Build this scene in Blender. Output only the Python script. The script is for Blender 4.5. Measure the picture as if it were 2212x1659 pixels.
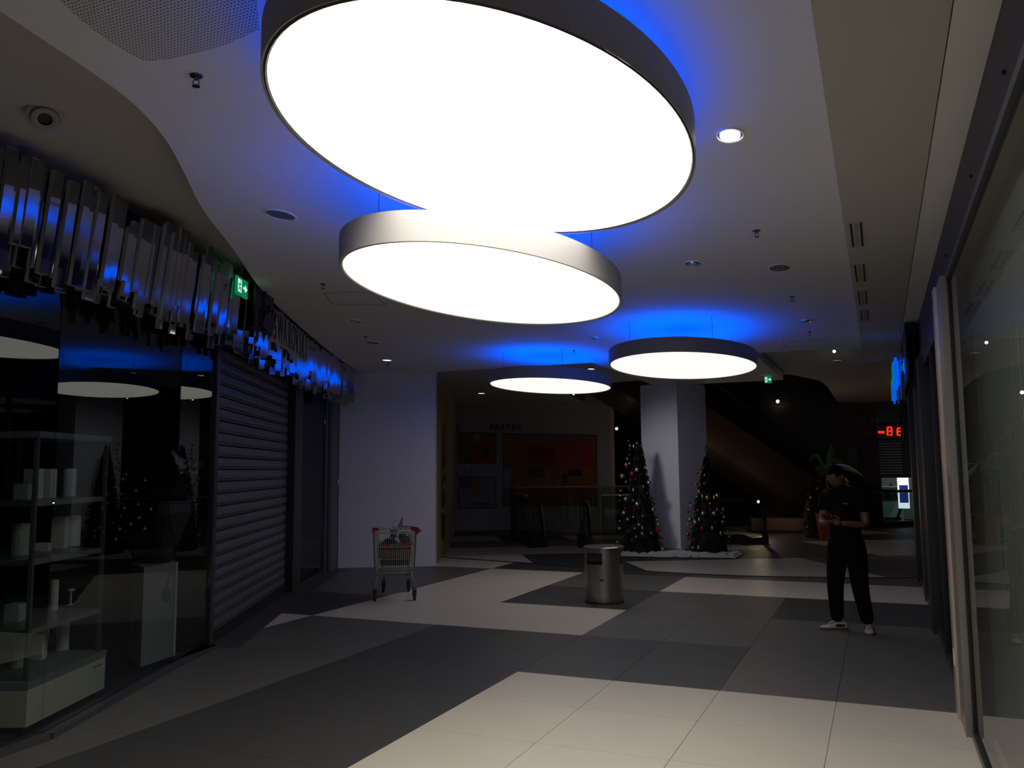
import bpy, bmesh, math, random
from mathutils import Vector, Matrix
random.seed(7)
for o in list(bpy.data.objects): bpy.data.objects.remove(o, do_unlink=True)
SC = bpy.context.scene
COL = SC.collection

# ---------------------------------------------------------------- camera, world, exposure
F = 1831.65; PIT = .100834; ROL = -.0072375; YAW = .406706; EYE = 1.605
def _axes():
    fw = Vector((0, math.cos(PIT), math.sin(PIT))); rt = Vector((1, 0, 0)); up = rt.cross(fw)
    r2 = rt*math.cos(ROL) + up*math.sin(ROL); u2 = up*math.cos(ROL) - rt*math.sin(ROL)
    R = Matrix.Rotation(YAW, 3, 'Z')
    return R @ r2, R @ u2, R @ fw
RT, UP, FW = _axes()
EYEP = Vector((0, 0, EYE))
cam_data = bpy.data.cameras.new('camera'); cam = bpy.data.objects.new('camera', cam_data); COL.objects.link(cam)
cam.matrix_world = Matrix(((RT.x, UP.x, -FW.x, 0), (RT.y, UP.y, -FW.y, 0), (RT.z, UP.z, -FW.z, EYE), (0, 0, 0, 1)))
cam_data.sensor_width = 36; cam_data.lens = 36*F/2212; cam_data.clip_start = .05; cam_data.clip_end = 200
SC.camera = cam
SC.view_settings.view_transform = 'Standard'; SC.view_settings.look = 'None'
SC.view_settings.exposure = 0.0; SC.view_settings.gamma = 1.0; SC.view_settings.use_curve_mapping = False
world = bpy.data.worlds.new('world'); SC.world = world; world.use_nodes = True
world.node_tree.nodes['Background'].inputs[0].default_value = (.35, .42, .5, 1)
world.node_tree.nodes['Background'].inputs[1].default_value = .055
LAMP1 = 6.6      # radiance of the large near lamp
LAMPN = 1.12      # radiance of the three farther lamps
BLUE = 2.5       # radiance of the blue strips on top of the lamps

# ---------------------------------------------------------------- reading points of the place
def ray(u, v): return FW + RT*((u-1106)/F) - UP*((v-829.5)/F)
def onz(u, v, z): d = ray(u, v); return EYEP + d*((z-EYE)/d.z)
def onx(u, v, x): d = ray(u, v); return EYEP + d*(x/d.x)
def ony(u, v, y): d = ray(u, v); return EYEP + d*(y/d.y)

# ---------------------------------------------------------------- materials
MATS = {}
def mat(name, col, rough=.6, metal=0, emit=0, noise=.08, scale=6, bump=0, spec=.5, coat=0, objvar=0, ecol=None):
    if name in MATS: return MATS[name]
    m = bpy.data.materials.new(name); m.use_nodes = True; nt = m.node_tree; b = nt.nodes['Principled BSDF']
    b.inputs['Roughness'].default_value = rough; b.inputs['Metallic'].default_value = metal
    b.inputs['Specular IOR Level'].default_value = spec; b.inputs['Coat Weight'].default_value = coat
    c = (*col, 1)
    if emit:
        b.inputs['Emission Color'].default_value = (*(ecol or col), 1); b.inputs['Emission Strength'].default_value = emit
        b.inputs['Base Color'].default_value = c
    else:
        tc = nt.nodes.new('ShaderNodeTexCoord'); n = nt.nodes.new('ShaderNodeTexNoise'); n.inputs['Scale'].default_value = scale
        n.inputs['Detail'].default_value = 4
        nt.links.new(tc.outputs['Object'], n.inputs['Vector'])
        mr = nt.nodes.new('ShaderNodeMapRange'); mr.inputs[3].default_value = 1-noise; mr.inputs[4].default_value = 1+noise
        nt.links.new(n.outputs['Fac'], mr.inputs[0])
        src = mr.outputs[0]
        if objvar:
            oi = nt.nodes.new('ShaderNodeObjectInfo'); m2 = nt.nodes.new('ShaderNodeMapRange')
            m2.inputs[3].default_value = 1-objvar; m2.inputs[4].default_value = 1+objvar
            nt.links.new(oi.outputs['Random'], m2.inputs[0])
            mu = nt.nodes.new('ShaderNodeMath'); mu.operation = 'MULTIPLY'
            nt.links.new(mr.outputs[0], mu.inputs[0]); nt.links.new(m2.outputs[0], mu.inputs[1]); src = mu.outputs[0]
        vm = nt.nodes.new('ShaderNodeVectorMath'); vm.operation = 'SCALE'; vm.inputs[0].default_value = col
        nt.links.new(src, vm.inputs['Scale']); nt.links.new(vm.outputs[0], b.inputs['Base Color'])
        if bump:
            bp = nt.nodes.new('ShaderNodeBump'); bp.inputs['Strength'].default_value = bump; bp.inputs['Distance'].default_value = .01
            nt.links.new(n.outputs['Fac'], bp.inputs['Height']); nt.links.new(bp.outputs[0], b.inputs['Normal'])
    MATS[name] = m; return m
def glass(name, ior=1.5, tint=(.9, .93, .92), rough=.0):
    if name in MATS: return MATS[name]
    m = bpy.data.materials.new(name); m.use_nodes = True; nt = m.node_tree; nt.nodes.clear()
    out = nt.nodes.new('ShaderNodeOutputMaterial'); mx = nt.nodes.new('ShaderNodeMixShader'); fr = nt.nodes.new('ShaderNodeFresnel')
    tr = nt.nodes.new('ShaderNodeBsdfTransparent'); gl = nt.nodes.new('ShaderNodeBsdfGlossy')
    fr.inputs['IOR'].default_value = ior; tr.inputs[0].default_value = (*tint, 1); gl.inputs['Roughness'].default_value = rough
    ge = nt.nodes.new('ShaderNodeNewGeometry'); inv = nt.nodes.new('ShaderNodeMath'); inv.operation = 'SUBTRACT'; inv.inputs[0].default_value = 1; nt.links.new(ge.outputs['Backfacing'], inv.inputs[1])
    mu = nt.nodes.new('ShaderNodeMath'); mu.operation = 'MULTIPLY'; nt.links.new(fr.outputs[0], mu.inputs[0]); nt.links.new(inv.outputs[0], mu.inputs[1]); nt.links.new(mu.outputs[0], mx.inputs[0]); nt.links.new(tr.outputs[0], mx.inputs[1]); nt.links.new(gl.outputs[0], mx.inputs[2])
    nt.links.new(mx.outputs[0], out.inputs[0]); MATS[name] = m; return m

# ---------------------------------------------------------------- mesh builder
class MB:
    def __init__(s): s.v = []; s.f = []
    def add(s, vs, fs):
        n = len(s.v); s.v += [tuple(p) for p in vs]; s.f += [tuple(i+n for i in q) for q in fs]; return s
    def box(s, x0, x1, y0, y1, z0, z1):
        return s.add([(x0,y0,z0),(x1,y0,z0),(x1,y1,z0),(x0,y1,z0),(x0,y0,z1),(x1,y0,z1),(x1,y1,z1),(x0,y1,z1)],
                     [(0,3,2,1),(4,5,6,7),(0,1,5,4),(1,2,6,5),(2,3,7,6),(3,0,4,7)])
    def hexa(s, p): # eight points: bottom four, top four
        return s.add(p, [(0,3,2,1),(4,5,6,7),(0,1,5,4),(1,2,6,5),(2,3,7,6),(3,0,4,7)])
    def prism(s, pts, z0, z1):
        n = len(pts); vs = [(p[0],p[1],z0) for p in pts] + [(p[0],p[1],z1) for p in pts]
        return s.add(vs, [tuple(range(n-1,-1,-1)), tuple(range(n,2*n))] + [(i,(i+1)%n,n+(i+1)%n,n+i) for i in range(n)])
    def extr(s, pts, d): # planar polygon of 3D points pushed along vector d
        n = len(pts); d = Vector(d); vs = [Vector(p) for p in pts] + [Vector(p)+d for p in pts]
        return s.add(vs, [tuple(range(n-1,-1,-1)), tuple(range(n,2*n))] + [(i,(i+1)%n,n+(i+1)%n,n+i) for i in range(n)])
    def cyl(s, a, b, r0, r1=None, n=12, cap=True):
        r1 = r0 if r1 is None else r1; a = Vector(a); b = Vector(b); d = (b-a).normalized()
        x = d.orthogonal().normalized(); y = d.cross(x)
        vs = [a+(x*math.cos(t)+y*math.sin(t))*r0 for t in [2*math.pi*i/n for i in range(n)]] + \
             [b+(x*math.cos(t)+y*math.sin(t))*r1 for t in [2*math.pi*i/n for i in range(n)]]
        fs = [(i,(i+1)%n,n+(i+1)%n,n+i) for i in range(n)]
        if cap: fs += [tuple(range(n-1,-1,-1)), tuple(range(n,2*n))]
        return s.add(vs, fs)
    def lathe(s, prof, n=24, sx=1, sy=1, c=(0,0,0), cap0=False, cap1=False):
        m = len(prof); vs = []
        for r, z in prof:
            for i in range(n):
                t = 2*math.pi*i/n; vs.append((c[0]+r*sx*math.cos(t), c[1]+r*sy*math.sin(t), c[2]+z))
        fs = [(k*n+i, k*n+(i+1)%n, (k+1)*n+(i+1)%n, (k+1)*n+i) for k in range(m-1) for i in range(n)]
        if cap0: fs.append(tuple(range(n-1,-1,-1)))
        if cap1: fs.append(tuple(range((m-1)*n, m*n)))
        return s.add(vs, fs)
    def tube(s, pts, r, n=8, closed=False):
        pts = [Vector(p) for p in pts]; m = len(pts); vs = []
        prev = None
        for i, p in enumerate(pts):
            a = pts[(i-1) % m] if (closed or i) else p; b = pts[(i+1) % m] if (closed or i < m-1) else p
            d = (b-a).normalized()
            x = d.orthogonal().normalized() if prev is None else (prev - d*prev.dot(d)).normalized()
            prev = x; y = d.cross(x)
            rr = r[i] if isinstance(r, (list, tuple)) else r
            vs += [p+(x*math.cos(t)+y*math.sin(t))*rr for t in [2*math.pi*k/n for k in range(n)]]
        q = m if closed else m-1
        fs = [(i*n+k, i*n+(k+1)%n, ((i+1)%m)*n+(k+1)%n, ((i+1)%m)*n+k) for i in range(q) for k in range(n)]
        if not closed: fs += [tuple(range(n-1,-1,-1)), tuple(range((m-1)*n, m*n))]
        return s.add(vs, fs)
    def ball(s, c, r, n=10, m=6, sq=(1,1,1)):
        pr = [(math.sin(math.pi*k/m), -math.cos(math.pi*k/m)) for k in range(1, m)]
        vs = [(c[0], c[1], c[2]-r*sq[2])]
        for a, b in pr:
            for i in range(n):
                t = 2*math.pi*i/n; vs.append((c[0]+r*a*sq[0]*math.cos(t), c[1]+r*a*sq[1]*math.sin(t), c[2]+r*b*sq[2]))
        vs.append((c[0], c[1], c[2]+r*sq[2])); L = len(vs)-1
        fs = [(0, 1+(i+1)%n, 1+i) for i in range(n)]
        for k in range(m-2): fs += [(1+k*n+i, 1+k*n+(i+1)%n, 1+(k+1)*n+(i+1)%n, 1+(k+1)*n+i) for i in range(n)]
        fs += [(L, 1+(m-2)*n+i, 1+(m-2)*n+(i+1)%n) for i in range(n)]
        return s.add(vs, fs)
    def mesh(s, name, m, smooth=False):
        me = bpy.data.meshes.new(name); me.from_pydata(s.v, [], s.f); me.update()
        if m: me.materials.append(m)
        if smooth:
            for p in me.polygons: p.use_smooth = True
            try: me.set_sharp_from_angle(angle=math.radians(40))
            except Exception: pass
        return me
    def build(s, name, m, parent=None, smooth=False, loc=None):
        return obj(name, s.mesh(name, m, smooth), parent, loc)
def obj(name, me, parent=None, loc=None):
    o = bpy.data.objects.new(name, me); COL.objects.link(o)
    if parent: o.parent = parent
    if loc: o.location = loc
    return o
def tag(o, label=None, cat=None, group=None, kind=None):
    if label: o['label'] = label
    if cat: o['category'] = cat
    if group: o['group'] = group
    if kind: o['kind'] = kind
    return o
def thing(name, label, cat, loc=(0,0,0), rz=0, group=None):
    o = bpy.data.objects.new(name, None); COL.objects.link(o); o.location = loc; o.rotation_euler = (0, 0, rz)
    o.empty_display_size = .1
    return tag(o, label, cat, group)
def struct(o): o['kind'] = 'structure'; return o
def dup(root, loc, rz=None, label=None, group=None, scale=None):
    r = root.copy(); COL.objects.link(r); r.location = loc
    if rz is not None: r.rotation_euler = (0, 0, rz)
    if label: r['label'] = label
    if group: r['group'] = group
    if scale: r.scale = scale
    for ch in list(root.children):
        c = ch.copy(); COL.objects.link(c); c.parent = r
        for g in ch.children:
            d = g.copy(); COL.objects.link(d); d.parent = c
    return r
def text(name, s, size, m, parent, mw, extrude=.004, sx=1, align='CENTER', bold=0, spacing=1):
    cu = bpy.data.curves.new(name, 'FONT'); cu.body = s; cu.size = size; cu.extrude = extrude; cu.align_x = align; cu.offset = bold
    cu.space_character = spacing
    cu.resolution_u = 3
    t = bpy.data.objects.new(name, cu); COL.objects.link(t)
    me = bpy.data.meshes.new_from_object(t.evaluated_get(bpy.context.evaluated_depsgraph_get()))
    bpy.data.objects.remove(t); me.name = name
    me.transform(mw @ Matrix.Diagonal((sx, 1, 1, 1))); me.materials.clear(); me.materials.append(m)
    return obj(name, me, parent)
def frame(o, x, y): # matrix with given x and y axes
    x = Vector(x).normalized(); y = Vector(y).normalized(); z = x.cross(y); o = Vector(o)
    return Matrix(((x.x,y.x,z.x,o.x),(x.y,y.y,z.y,o.y),(x.z,y.z,z.z,o.z),(0,0,0,1)))

M_white = mat('ceiling_paint', (.78, .76, .75), .75, noise=.02, scale=2)
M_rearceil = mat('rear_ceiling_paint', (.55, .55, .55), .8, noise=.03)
M_wall = mat('wall_paint', (.85, .82, .85), .75, noise=.02, scale=1.5)
M_wallgrey = mat('grey_wall_paint', (.30, .29, .31), .75, noise=.04)
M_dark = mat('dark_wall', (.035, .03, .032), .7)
M_black = mat('black_paint', (.012, .012, .013), .45)
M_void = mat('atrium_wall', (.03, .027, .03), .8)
M_frame = mat('anodised_frame', (.10, .10, .105), .38, .7)
M_steel = mat('brushed_steel', (.66, .58, .49), .34, .6, noise=.12, scale=14)
M_fascia = mat('dark_fascia_panel', (.085, .08, .07), .5, .2)
M_chrome = mat('chrome', (.75, .75, .76), .12, 1)
M_glassL = glass('shop_glass', 2.4, (.80, .83, .82))
M_glassR = glass('right_shop_glass', 1.5, (.80, .83, .82))
M_glassB = glass('balustrade_glass', 1.5, (.72, .8, .78))
TC = {'w': mat('white_stone', (.70, .64, .52), .42, noise=.07, scale=3, objvar=.03),
      'g': mat('grey_stone', (.135, .132, .115), .5, noise=.10, scale=4, objvar=.04),
      'd': mat('charcoal_stone', (.062, .061, .055), .5, noise=.12, scale=4, objvar=.04),
      'l': mat('pale_grey_stone', (.42, .39, .35), .45, noise=.07, scale=3, objvar=.03)}
M_grout = mat('grout', (.06, .055, .05), .9)
ZC = 3.28
# ================================================================ SETTING
floor = struct(MB().box(-14, 3.5, -6, 34, -.30, -.022).build('floor', M_grout))
OX, OY, TX, TY = -2.733, 6.419, .7945, .7995
JP = [(-14,15.6),(-8.4,14.55),(-7.44,14.16),(-7.04,14.04),(-6.28,13.89),(-5.61,13.75),(-4.4,13.45),(-3.19,13.27),(-2.74,13.2),(-1.99,13.21),(-1.33,13.31),(-.39,13.54),(.45,13.87),(3.5,15.4)]
def jy(x):
    for a, b in zip(JP[:-1], JP[1:]):
        if x <= b[0]: return a[1]+(b[1]-a[1])*(x-a[0])/(b[0]-a[0])
    return JP[-1][1]
def clip(poly, a, n): # keep the side where (p-a).n >= 0
    out = []
    for i in range(len(poly)):
        p, q = poly[i], poly[(i+1) % len(poly)]
        dp = (p[0]-a[0])*n[0]+(p[1]-a[1])*n[1]; dq = (q[0]-a[0])*n[0]+(q[1]-a[1])*n[1]
        if dp >= 0: out.append(p)
        if dp*dq < 0: t = dp/(dp-dq); out.append((p[0]+(q[0]-p[0])*t, p[1]+(q[1]-p[1])*t))
    return out
def jclip(poly, side):
    cx = sum(p[0] for p in poly)/len(poly); y0, y1 = jy(cx-.4), jy(cx+.4); n = (-(y1-y0), .8)
    l = math.hypot(*n); n = (n[0]/l*side, n[1]/l*side)
    return clip(poly, (cx+n[0]*.055, jy(cx)+n[1]*.055), n)
def block1(i, j):
    I = math.floor(i/2); J = math.floor(j/2)
    if J < 0: return 'w' if I >= 0 else ('d' if I == -1 else 'g')
    if J == 0: return {0:'d', -1:'d', -2:'g', -3:'w', -4:'g'}.get(I, 'g')
    if J == 1: return {-1:'w', -2:'w', -3:'d', -4:'g'}.get(I, 'g')
    if J == 2: return {-1:'d', -2:'w', -3:'g', 1:'d'}.get(I, 'g')
    if J == 3: return {-1:'g', -2:'w', -3:'g'}.get(I, 'w' if I >= 0 else 'g')
    return {-2:'d', -1:'d', 0:'g'}.get(I, 'w' if I < -2 else 'g')
shared = {}
def full_tile(c, g=.0016, t=.022):
    if c not in shared:
        shared[c] = MB().prism([(g,g),(TX-g,g),(TX-g,TY-g),(g,TY-g)], -t, 0).mesh('tile', TC[c])
    return shared[c]
for j in range(-8, 11):
    for i in range(-9, 5):
        x, y = OX+i*TX, OY+j*TY
        if x+TX < -4.5-.30*max(0, y-1) - .9: continue
        if x > .62: continue
        c = block1(i, j)
        jm = min(jy(x), jy(x+TX))
        if y+TY < jm-.1: obj('tile', full_tile(c), floor, (x, y, 0))
        elif y < max(jy(x), jy(x+TX)):
            p = jclip([(x+.0016,y+.0016),(x+TX-.0016,y+.0016),(x+TX-.0016,y+TY-.0016),(x+.0016,y+TY-.0016)], -1)
            if len(p) > 2: MB().prism(p, -.022, 0).build('tile', TC[c], floor)
AX = (math.cos(.535), math.sin(.535)); BX = (-AX[1], AX[0]); RX, RY = -4.153, 14.562
def block2(a, b):
    A = math.floor(a/2); B = math.floor(b/2)
    if B < 0: return 'w' if (A in (0, 1) or A < -1) else ('d' if A == -1 else 'g')
    if B == 0: return 'w' if A < -1 else ('d' if A < 3 else 'l')
    if B == 1: return 'l' if A < 2 else ('d' if A == 2 else 'l')
    if B == 2: return 'd' if A < -2 or A > 0 else 'g'
    if B == 3: return 'l' if (A+B) % 2 else 'd'
    return 'dlg'[(A*2+B) % 3]
far = {'w': MB(), 'g': MB(), 'd': MB(), 'l': MB()}; ntile = 0
for b in range(-8, 18):
    for a in range(-13, 16):
        P = [(RX+(AX[0]*(a+da)+BX[0]*(b+db))*.8, RY+(AX[1]*(a+da)+BX[1]*(b+db))*.8) for da, db in ((0,0),(1,0),(1,1),(0,1))]
        cx = sum(p[0] for p in P)/4; cy = sum(p[1] for p in P)/4
        if cx < -12 or cx > 3.0 or cy > 27 or cy < jy(cx)-.5: continue
        if -1.5 < 0: pass
        P = [(cx+(p[0]-cx)*.996, cy+(p[1]-cy)*.996) for p in P]
        P = jclip(P, 1)
        if len(P) < 3: continue
        c = block2(a, b)
        if cy < 18.2 and cx < .9 and cx > -9.5: MB().prism(P, -.022, 0).build('tile', TC[c], floor); ntile += 1
        else: far[c].prism(P, -.022, 0)
for c, m in far.items():
    if m.v: tag(m.build('tile', TC[c], floor), kind='stuff')
jb = MB()
for (a, b) in zip(JP[:-1], JP[1:]):
    jb.hexa([(a[0],a[1]-.055,-.02),(b[0],b[1]-.055,-.02),(b[0],b[1]+.055,-.02),(a[0],a[1]+.055,-.02),(a[0],a[1]-.055,.003),(b[0],b[1]-.055,.003),(b[0],b[1]+.055,.003),(a[0],a[1]+.055,.003)])
jb.build('expansion_joint', mat('joint_rubber', (.02,.02,.02), .6), floor)

# shop front line on the left (plan)
FAC = [(-4.62,1.2),(-4.66,2.2),(-4.741,3.76),(-5.468,5.523),(-5.70,6.21),(-7.313,9.385),(-7.40,9.70),(-8.20,11.43),(-8.30,11.86)]
FL = [0]
for a, b in zip(FAC[:-1], FAC[1:]): FL.append(FL[-1]+math.hypot(b[0]-a[0], b[1]-a[1]))
def fp(s, off=0): # point on the shop front, offset towards the hall
    for k in range(len(FAC)-1):
        if s <= FL[k+1] or k == len(FAC)-2:
            a, b = FAC[k], FAC[k+1]; t = (s-FL[k])/(FL[k+1]-FL[k]); d = Vector((b[0]-a[0], b[1]-a[1])).normalized()
            n = Vector((d.y, -d.x)); return Vector((a[0]+(b[0]-a[0])*t+n.x*off, a[1]+(b[1]-a[1])*t+n.y*off)), d, n
# smooth version for the blade rows: average of neighbours
def fps(s, off=0):
    ps = [fp(min(max(s+q, 0), FL[-1]))[0] for q in (-.8,-.4,0,.4,.8)]
    p = sum(ps, Vector((0,0)))/5; d = (ps[4]-ps[0]).normalized(); n = Vector((d.y,-d.x)); return p+n*off, d, n

# ceiling: main slab with the wavy edge, raised strip over the shop front
CE = [(-2.80,-4),(-2.80,.9),(-2.82,1.6),(-2.85,1.95),(-2.91,2.18),(-2.99,2.47),(-3.06,2.72),(-3.21,3.05),(-3.46,3.47),(-3.91,4.10),(-4.44,4.98),(-5.18,6.18),(-6.05,7.84),(-7.44,10.72),(-8.26,12.72)]
def smooth(pts, n=6):
    out = []
    for i in range(len(pts)-1):
        p0 = Vector(pts[max(i-1,0)]); p1 = Vector(pts[i]); p2 = Vector(pts[i+1]); p3 = Vector(pts[min(i+2,len(pts)-1)])
        for k in range(n):
            t = k/n; out.append(tuple(.5*((2*p1)+(p2-p0)*t+(2*p0-5*p1+4*p2-p3)*t*t+(3*p1-p0-3*p2+p3)*t**3)))
    return out+[tuple(pts[-1])]
CE = smooth([(-2.80,-4),(-2.80,.9),(-2.83,1.7),(-2.91,2.18),(-3.03,2.68),(-3.22,3.08),(-3.50,3.50),(-3.92,4.10),(-4.44,4.98),(-5.18,6.18),(-6.05,7.84),(-7.44,10.72),(-8.26,12.72)])
ceiling = struct(MB().prism(CE+[(-.15,12.72),(-.15,-4)], ZC, ZC+.3).build('ceiling', M_white))
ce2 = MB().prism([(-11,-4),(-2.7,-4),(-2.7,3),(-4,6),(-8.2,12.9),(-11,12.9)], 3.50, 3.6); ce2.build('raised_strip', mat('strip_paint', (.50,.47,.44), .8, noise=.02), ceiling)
MB().prism([(-4.1,12.72),(-1.62,12.72),(-1.62,16.9),(-4.1,16.9)], ZC, ZC+.3).build('column_panel', M_white, ceiling)
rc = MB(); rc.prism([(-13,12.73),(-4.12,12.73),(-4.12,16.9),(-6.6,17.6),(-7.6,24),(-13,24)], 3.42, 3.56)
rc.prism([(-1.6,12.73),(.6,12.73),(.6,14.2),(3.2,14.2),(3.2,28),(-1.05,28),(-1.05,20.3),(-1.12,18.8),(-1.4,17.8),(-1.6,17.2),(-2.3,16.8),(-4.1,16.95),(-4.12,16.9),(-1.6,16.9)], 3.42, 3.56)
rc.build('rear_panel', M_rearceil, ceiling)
ef = MB(); E1 = [(-7.6,24),(-6.6,17.6),(-4.12,16.95),(-2.3,16.8),(-1.6,17.2),(-1.4,17.8),(-1.12,18.8),(-1.05,20.3),(-1.05,28)]
for a, b in zip(E1[:-1], E1[1:]): ef.hexa([(a[0],a[1],3.42),(b[0],b[1],3.42),(b[0]+.05,b[1]+.05,3.42),(a[0]+.05,a[1]+.05,3.42),(a[0],a[1],6.9),(b[0],b[1],6.9),(b[0]+.05,b[1]+.05,6.9),(a[0]+.05,a[1]+.05,6.9)])
ef.build('atrium_edge', mat('atrium_edge_paint', (.09,.06,.06), .8), ceiling)
# right hand soffits
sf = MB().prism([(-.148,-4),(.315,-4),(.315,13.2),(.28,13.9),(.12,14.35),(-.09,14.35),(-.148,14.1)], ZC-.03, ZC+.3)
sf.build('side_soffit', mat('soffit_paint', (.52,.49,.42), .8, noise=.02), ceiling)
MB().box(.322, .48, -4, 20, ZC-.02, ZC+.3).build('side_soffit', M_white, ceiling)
# access hatches: thin shadow gaps
def hatch(pts):
    m = MB(); P = [onz(u, v, ZC) for u, v in pts]
    for a, b in zip(P, P[1:]+P[:1]):
        d = (b-a).normalized(); n = Vector((-d.y, d.x, 0))*.0025
        m.hexa([a-n-Vector((0,0,.002)), b-n-Vector((0,0,.002)), b+n-Vector((0,0,.002)), a+n-Vector((0,0,.002)), a-n+Vector((0,0,.01)), b-n+Vector((0,0,.01)), b+n+Vector((0,0,.01)), a+n+Vector((0,0,.01))])
    m.build('access_panel_gap', M_black, ceiling)
hatch([(699,632),(718,657),(834,658),(800,631)]); hatch([(824,822-2),(828,826),(900,822),(893,812)]); hatch([(1690,739),(1697,750),(1790,746),(1784,734)])
# perforated acoustic field
def perf_mat():
    m = bpy.data.materials.new('perforated_board'); m.use_nodes = True; nt = m.node_tree; b = nt.nodes['Principled BSDF']; b.inputs['Roughness'].default_value = .8
    tc = nt.nodes.new('ShaderNodeTexCoord'); mp = nt.nodes.new('ShaderNodeMapping'); mp.inputs['Scale'].default_value = (60, 60, 1); nt.links.new(tc.outputs['Object'], mp.inputs[0])
    fr = nt.nodes.new('ShaderNodeVectorMath'); fr.operation = 'FRACTION'; nt.links.new(mp.outputs[0], fr.inputs[0])
    ds = nt.nodes.new('ShaderNodeVectorMath'); ds.operation = 'DISTANCE'; ds.inputs[1].default_value = (.5, .5, 0)
    sp = nt.nodes.new('ShaderNodeSeparateXYZ'); cb = nt.nodes.new('ShaderNodeCombineXYZ'); nt.links.new(fr.outputs[0], sp.inputs[0])
    nt.links.new(sp.outputs[0], cb.inputs[0]); nt.links.new(sp.outputs[1], cb.inputs[1]); nt.links.new(cb.outputs[0], ds.inputs[0])
    lt = nt.nodes.new('ShaderNodeMath'); lt.operation = 'GREATER_THAN'; lt.inputs[1].default_value = .2; nt.links.new(ds.outputs['Value'], lt.inputs[0])
    mx = nt.nodes.new('ShaderNodeMix'); mx.data_type = 'RGBA'; mx.inputs[6].default_value = (.03,.03,.03,1); mx.inputs[7].default_value = (.60,.59,.58,1)
    nt.links.new(lt.outputs[0], mx.inputs[0]); nt.links.new(mx.outputs[2], b.inputs['Base Color']); return m
PF = [onz(u, v, ZC) for u, v in [(130,0),(200,62),(300,125),(345,128),(400,119),(480,98),(560,62)]]
MB().prism([(-2.62,.6)]+smooth([(p.x,p.y) for p in PF])+[(-1.9,2.2),(-1.6,.6)], ZC-.003, ZC+.02).build('perforated_board', perf_mat(), ceiling)

# far left wall, yellow advert return, back walls
W0, W1 = Vector((-8.36,12.02)), Vector((-6.955,12.80))
wall_left = struct(MB().prism([(W0.x,W0.y),(W1.x,W1.y),(-7.10,13.13),(-7.3,13.2),(-8.8,12.4)], 0, 3.8).build('wall_left', M_wall))
YA = [(-7.10,13.13),(-8.17,15.56),(-9.21,17.875),(-10.563,20.637)]
ya = struct(MB().prism([YA[0],YA[1],YA[2],YA[3],(-10.9,20.6),(-9.5,17.7),(-8.4,15.3),(-7.4,13.1)], 0, 3.42).build('wall_passage', mat('passage_paint', (.30,.28,.22), .7)))
wall_back = struct(MB().prism([(-10.60,20.66),(-6.5,21.68),(-6.5,22.0),(-10.6,21)], 0, 6.9).build('wall_back', mat('map_wall_paint', (.38,.39,.43), .7)))
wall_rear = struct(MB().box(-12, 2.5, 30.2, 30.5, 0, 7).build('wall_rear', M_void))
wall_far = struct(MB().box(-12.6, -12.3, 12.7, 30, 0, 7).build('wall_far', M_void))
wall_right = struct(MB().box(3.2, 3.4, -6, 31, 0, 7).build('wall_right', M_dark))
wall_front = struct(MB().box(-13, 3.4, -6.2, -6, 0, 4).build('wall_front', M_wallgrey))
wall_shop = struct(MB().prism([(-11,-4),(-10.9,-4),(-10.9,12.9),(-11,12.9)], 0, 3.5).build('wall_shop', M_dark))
column = thing('column', 'white square concrete column standing between the two Christmas trees', 'column', (-3.573,16.424,0))
cd, ce_ = Vector((-.90,.43)).normalized()*.92, Vector((.43,.90)).normalized()*.92
MB().prism([(0,0),(ce_.x,ce_.y),(cd.x+ce_.x,cd.y+ce_.y),(cd.x,cd.y)][::1], .0, 3.29).build('shaft', mat('column_paint', (.88,.88,.92), .7, noise=.02), column)
MB().prism([(.008,-.02),(ce_.x+.02,ce_.y),(cd.x+ce_.x,cd.y+ce_.y+.02),(cd.x-.02,cd.y-.008)], .0, .07).build('skirting', mat('skirting_grey', (.3,.3,.31), .5), column)
# ================================================================ LAMPS
M_house = mat('lamp_housing', (.36, .34, .32), .5, .0, noise=.03)
M_bead = mat('lamp_bead', (.75, .74, .72), .35, .4)
M_gasket = mat('lamp_gasket', (.05,.045,.04), .6)
M_blue = mat('blue_led_strip', (.02, .1, 1), emit=BLUE, ecol=(.0, .13, 1))
M_cable = mat('steel_cable', (.3,.3,.32), .3, .8)
def lamp(cx, cy, z, ax, ay, rot, emit, label, e1, col=(1, .965, .90), bl=BLUE):
    t = thing('pendant_lamp', label, 'lamp', (cx, cy, z), math.radians(rot), 'oval pendant lamps along the passage')
    H = .16
    MB().lathe([(.985,.012),(1,.0),(1,H),(.95,H),(.95,H-.07)], 96, ax, ay).build('housing', M_house, t, True)
    MB().lathe([(.95,H-.07),(0.001,H-.07)], 64, ax, ay).build('housing_lid', M_house, t)
    MB().lathe([(.992,.006),(.985,.0),(.978,.006),(.978,.014)], 96, ax, ay).build('rim_bead', M_gasket if emit > 2 else M_bead, t, True)
    MB().lathe([(.980,.008),(.6,.006),(.0001,.006)], 96, ax, ay).build('diffuser', mat(e1, col, emit=emit, ecol=col), t)
    MB().lathe([(.87,H-.069),(.87,H-.06),(.30,H-.06),(.30,H-.069)], 64, ax, ay).build('led_strip', mat('blue_led_strip_%d' % int(bl*10), (.02, .1, 1), emit=bl, ecol=(.0, .13, 1)), t)
    for sx, sy in ((.55,.55),(-.55,.55),(.55,-.55),(-.55,-.55)):
        MB().cyl((ax*sx,ay*sy,H-.03),(ax*sx,ay*sy,ZC-z),.003,n=6).build('cable', M_cable, t)
    return t
lamp(-1.44, 3.299, 2.98, .792, 1.33, 1.2, LAMP1, 'largest oval ceiling lamp glowing brilliant white above the pale floor', 'lamp_bright', bl=2.0)
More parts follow.
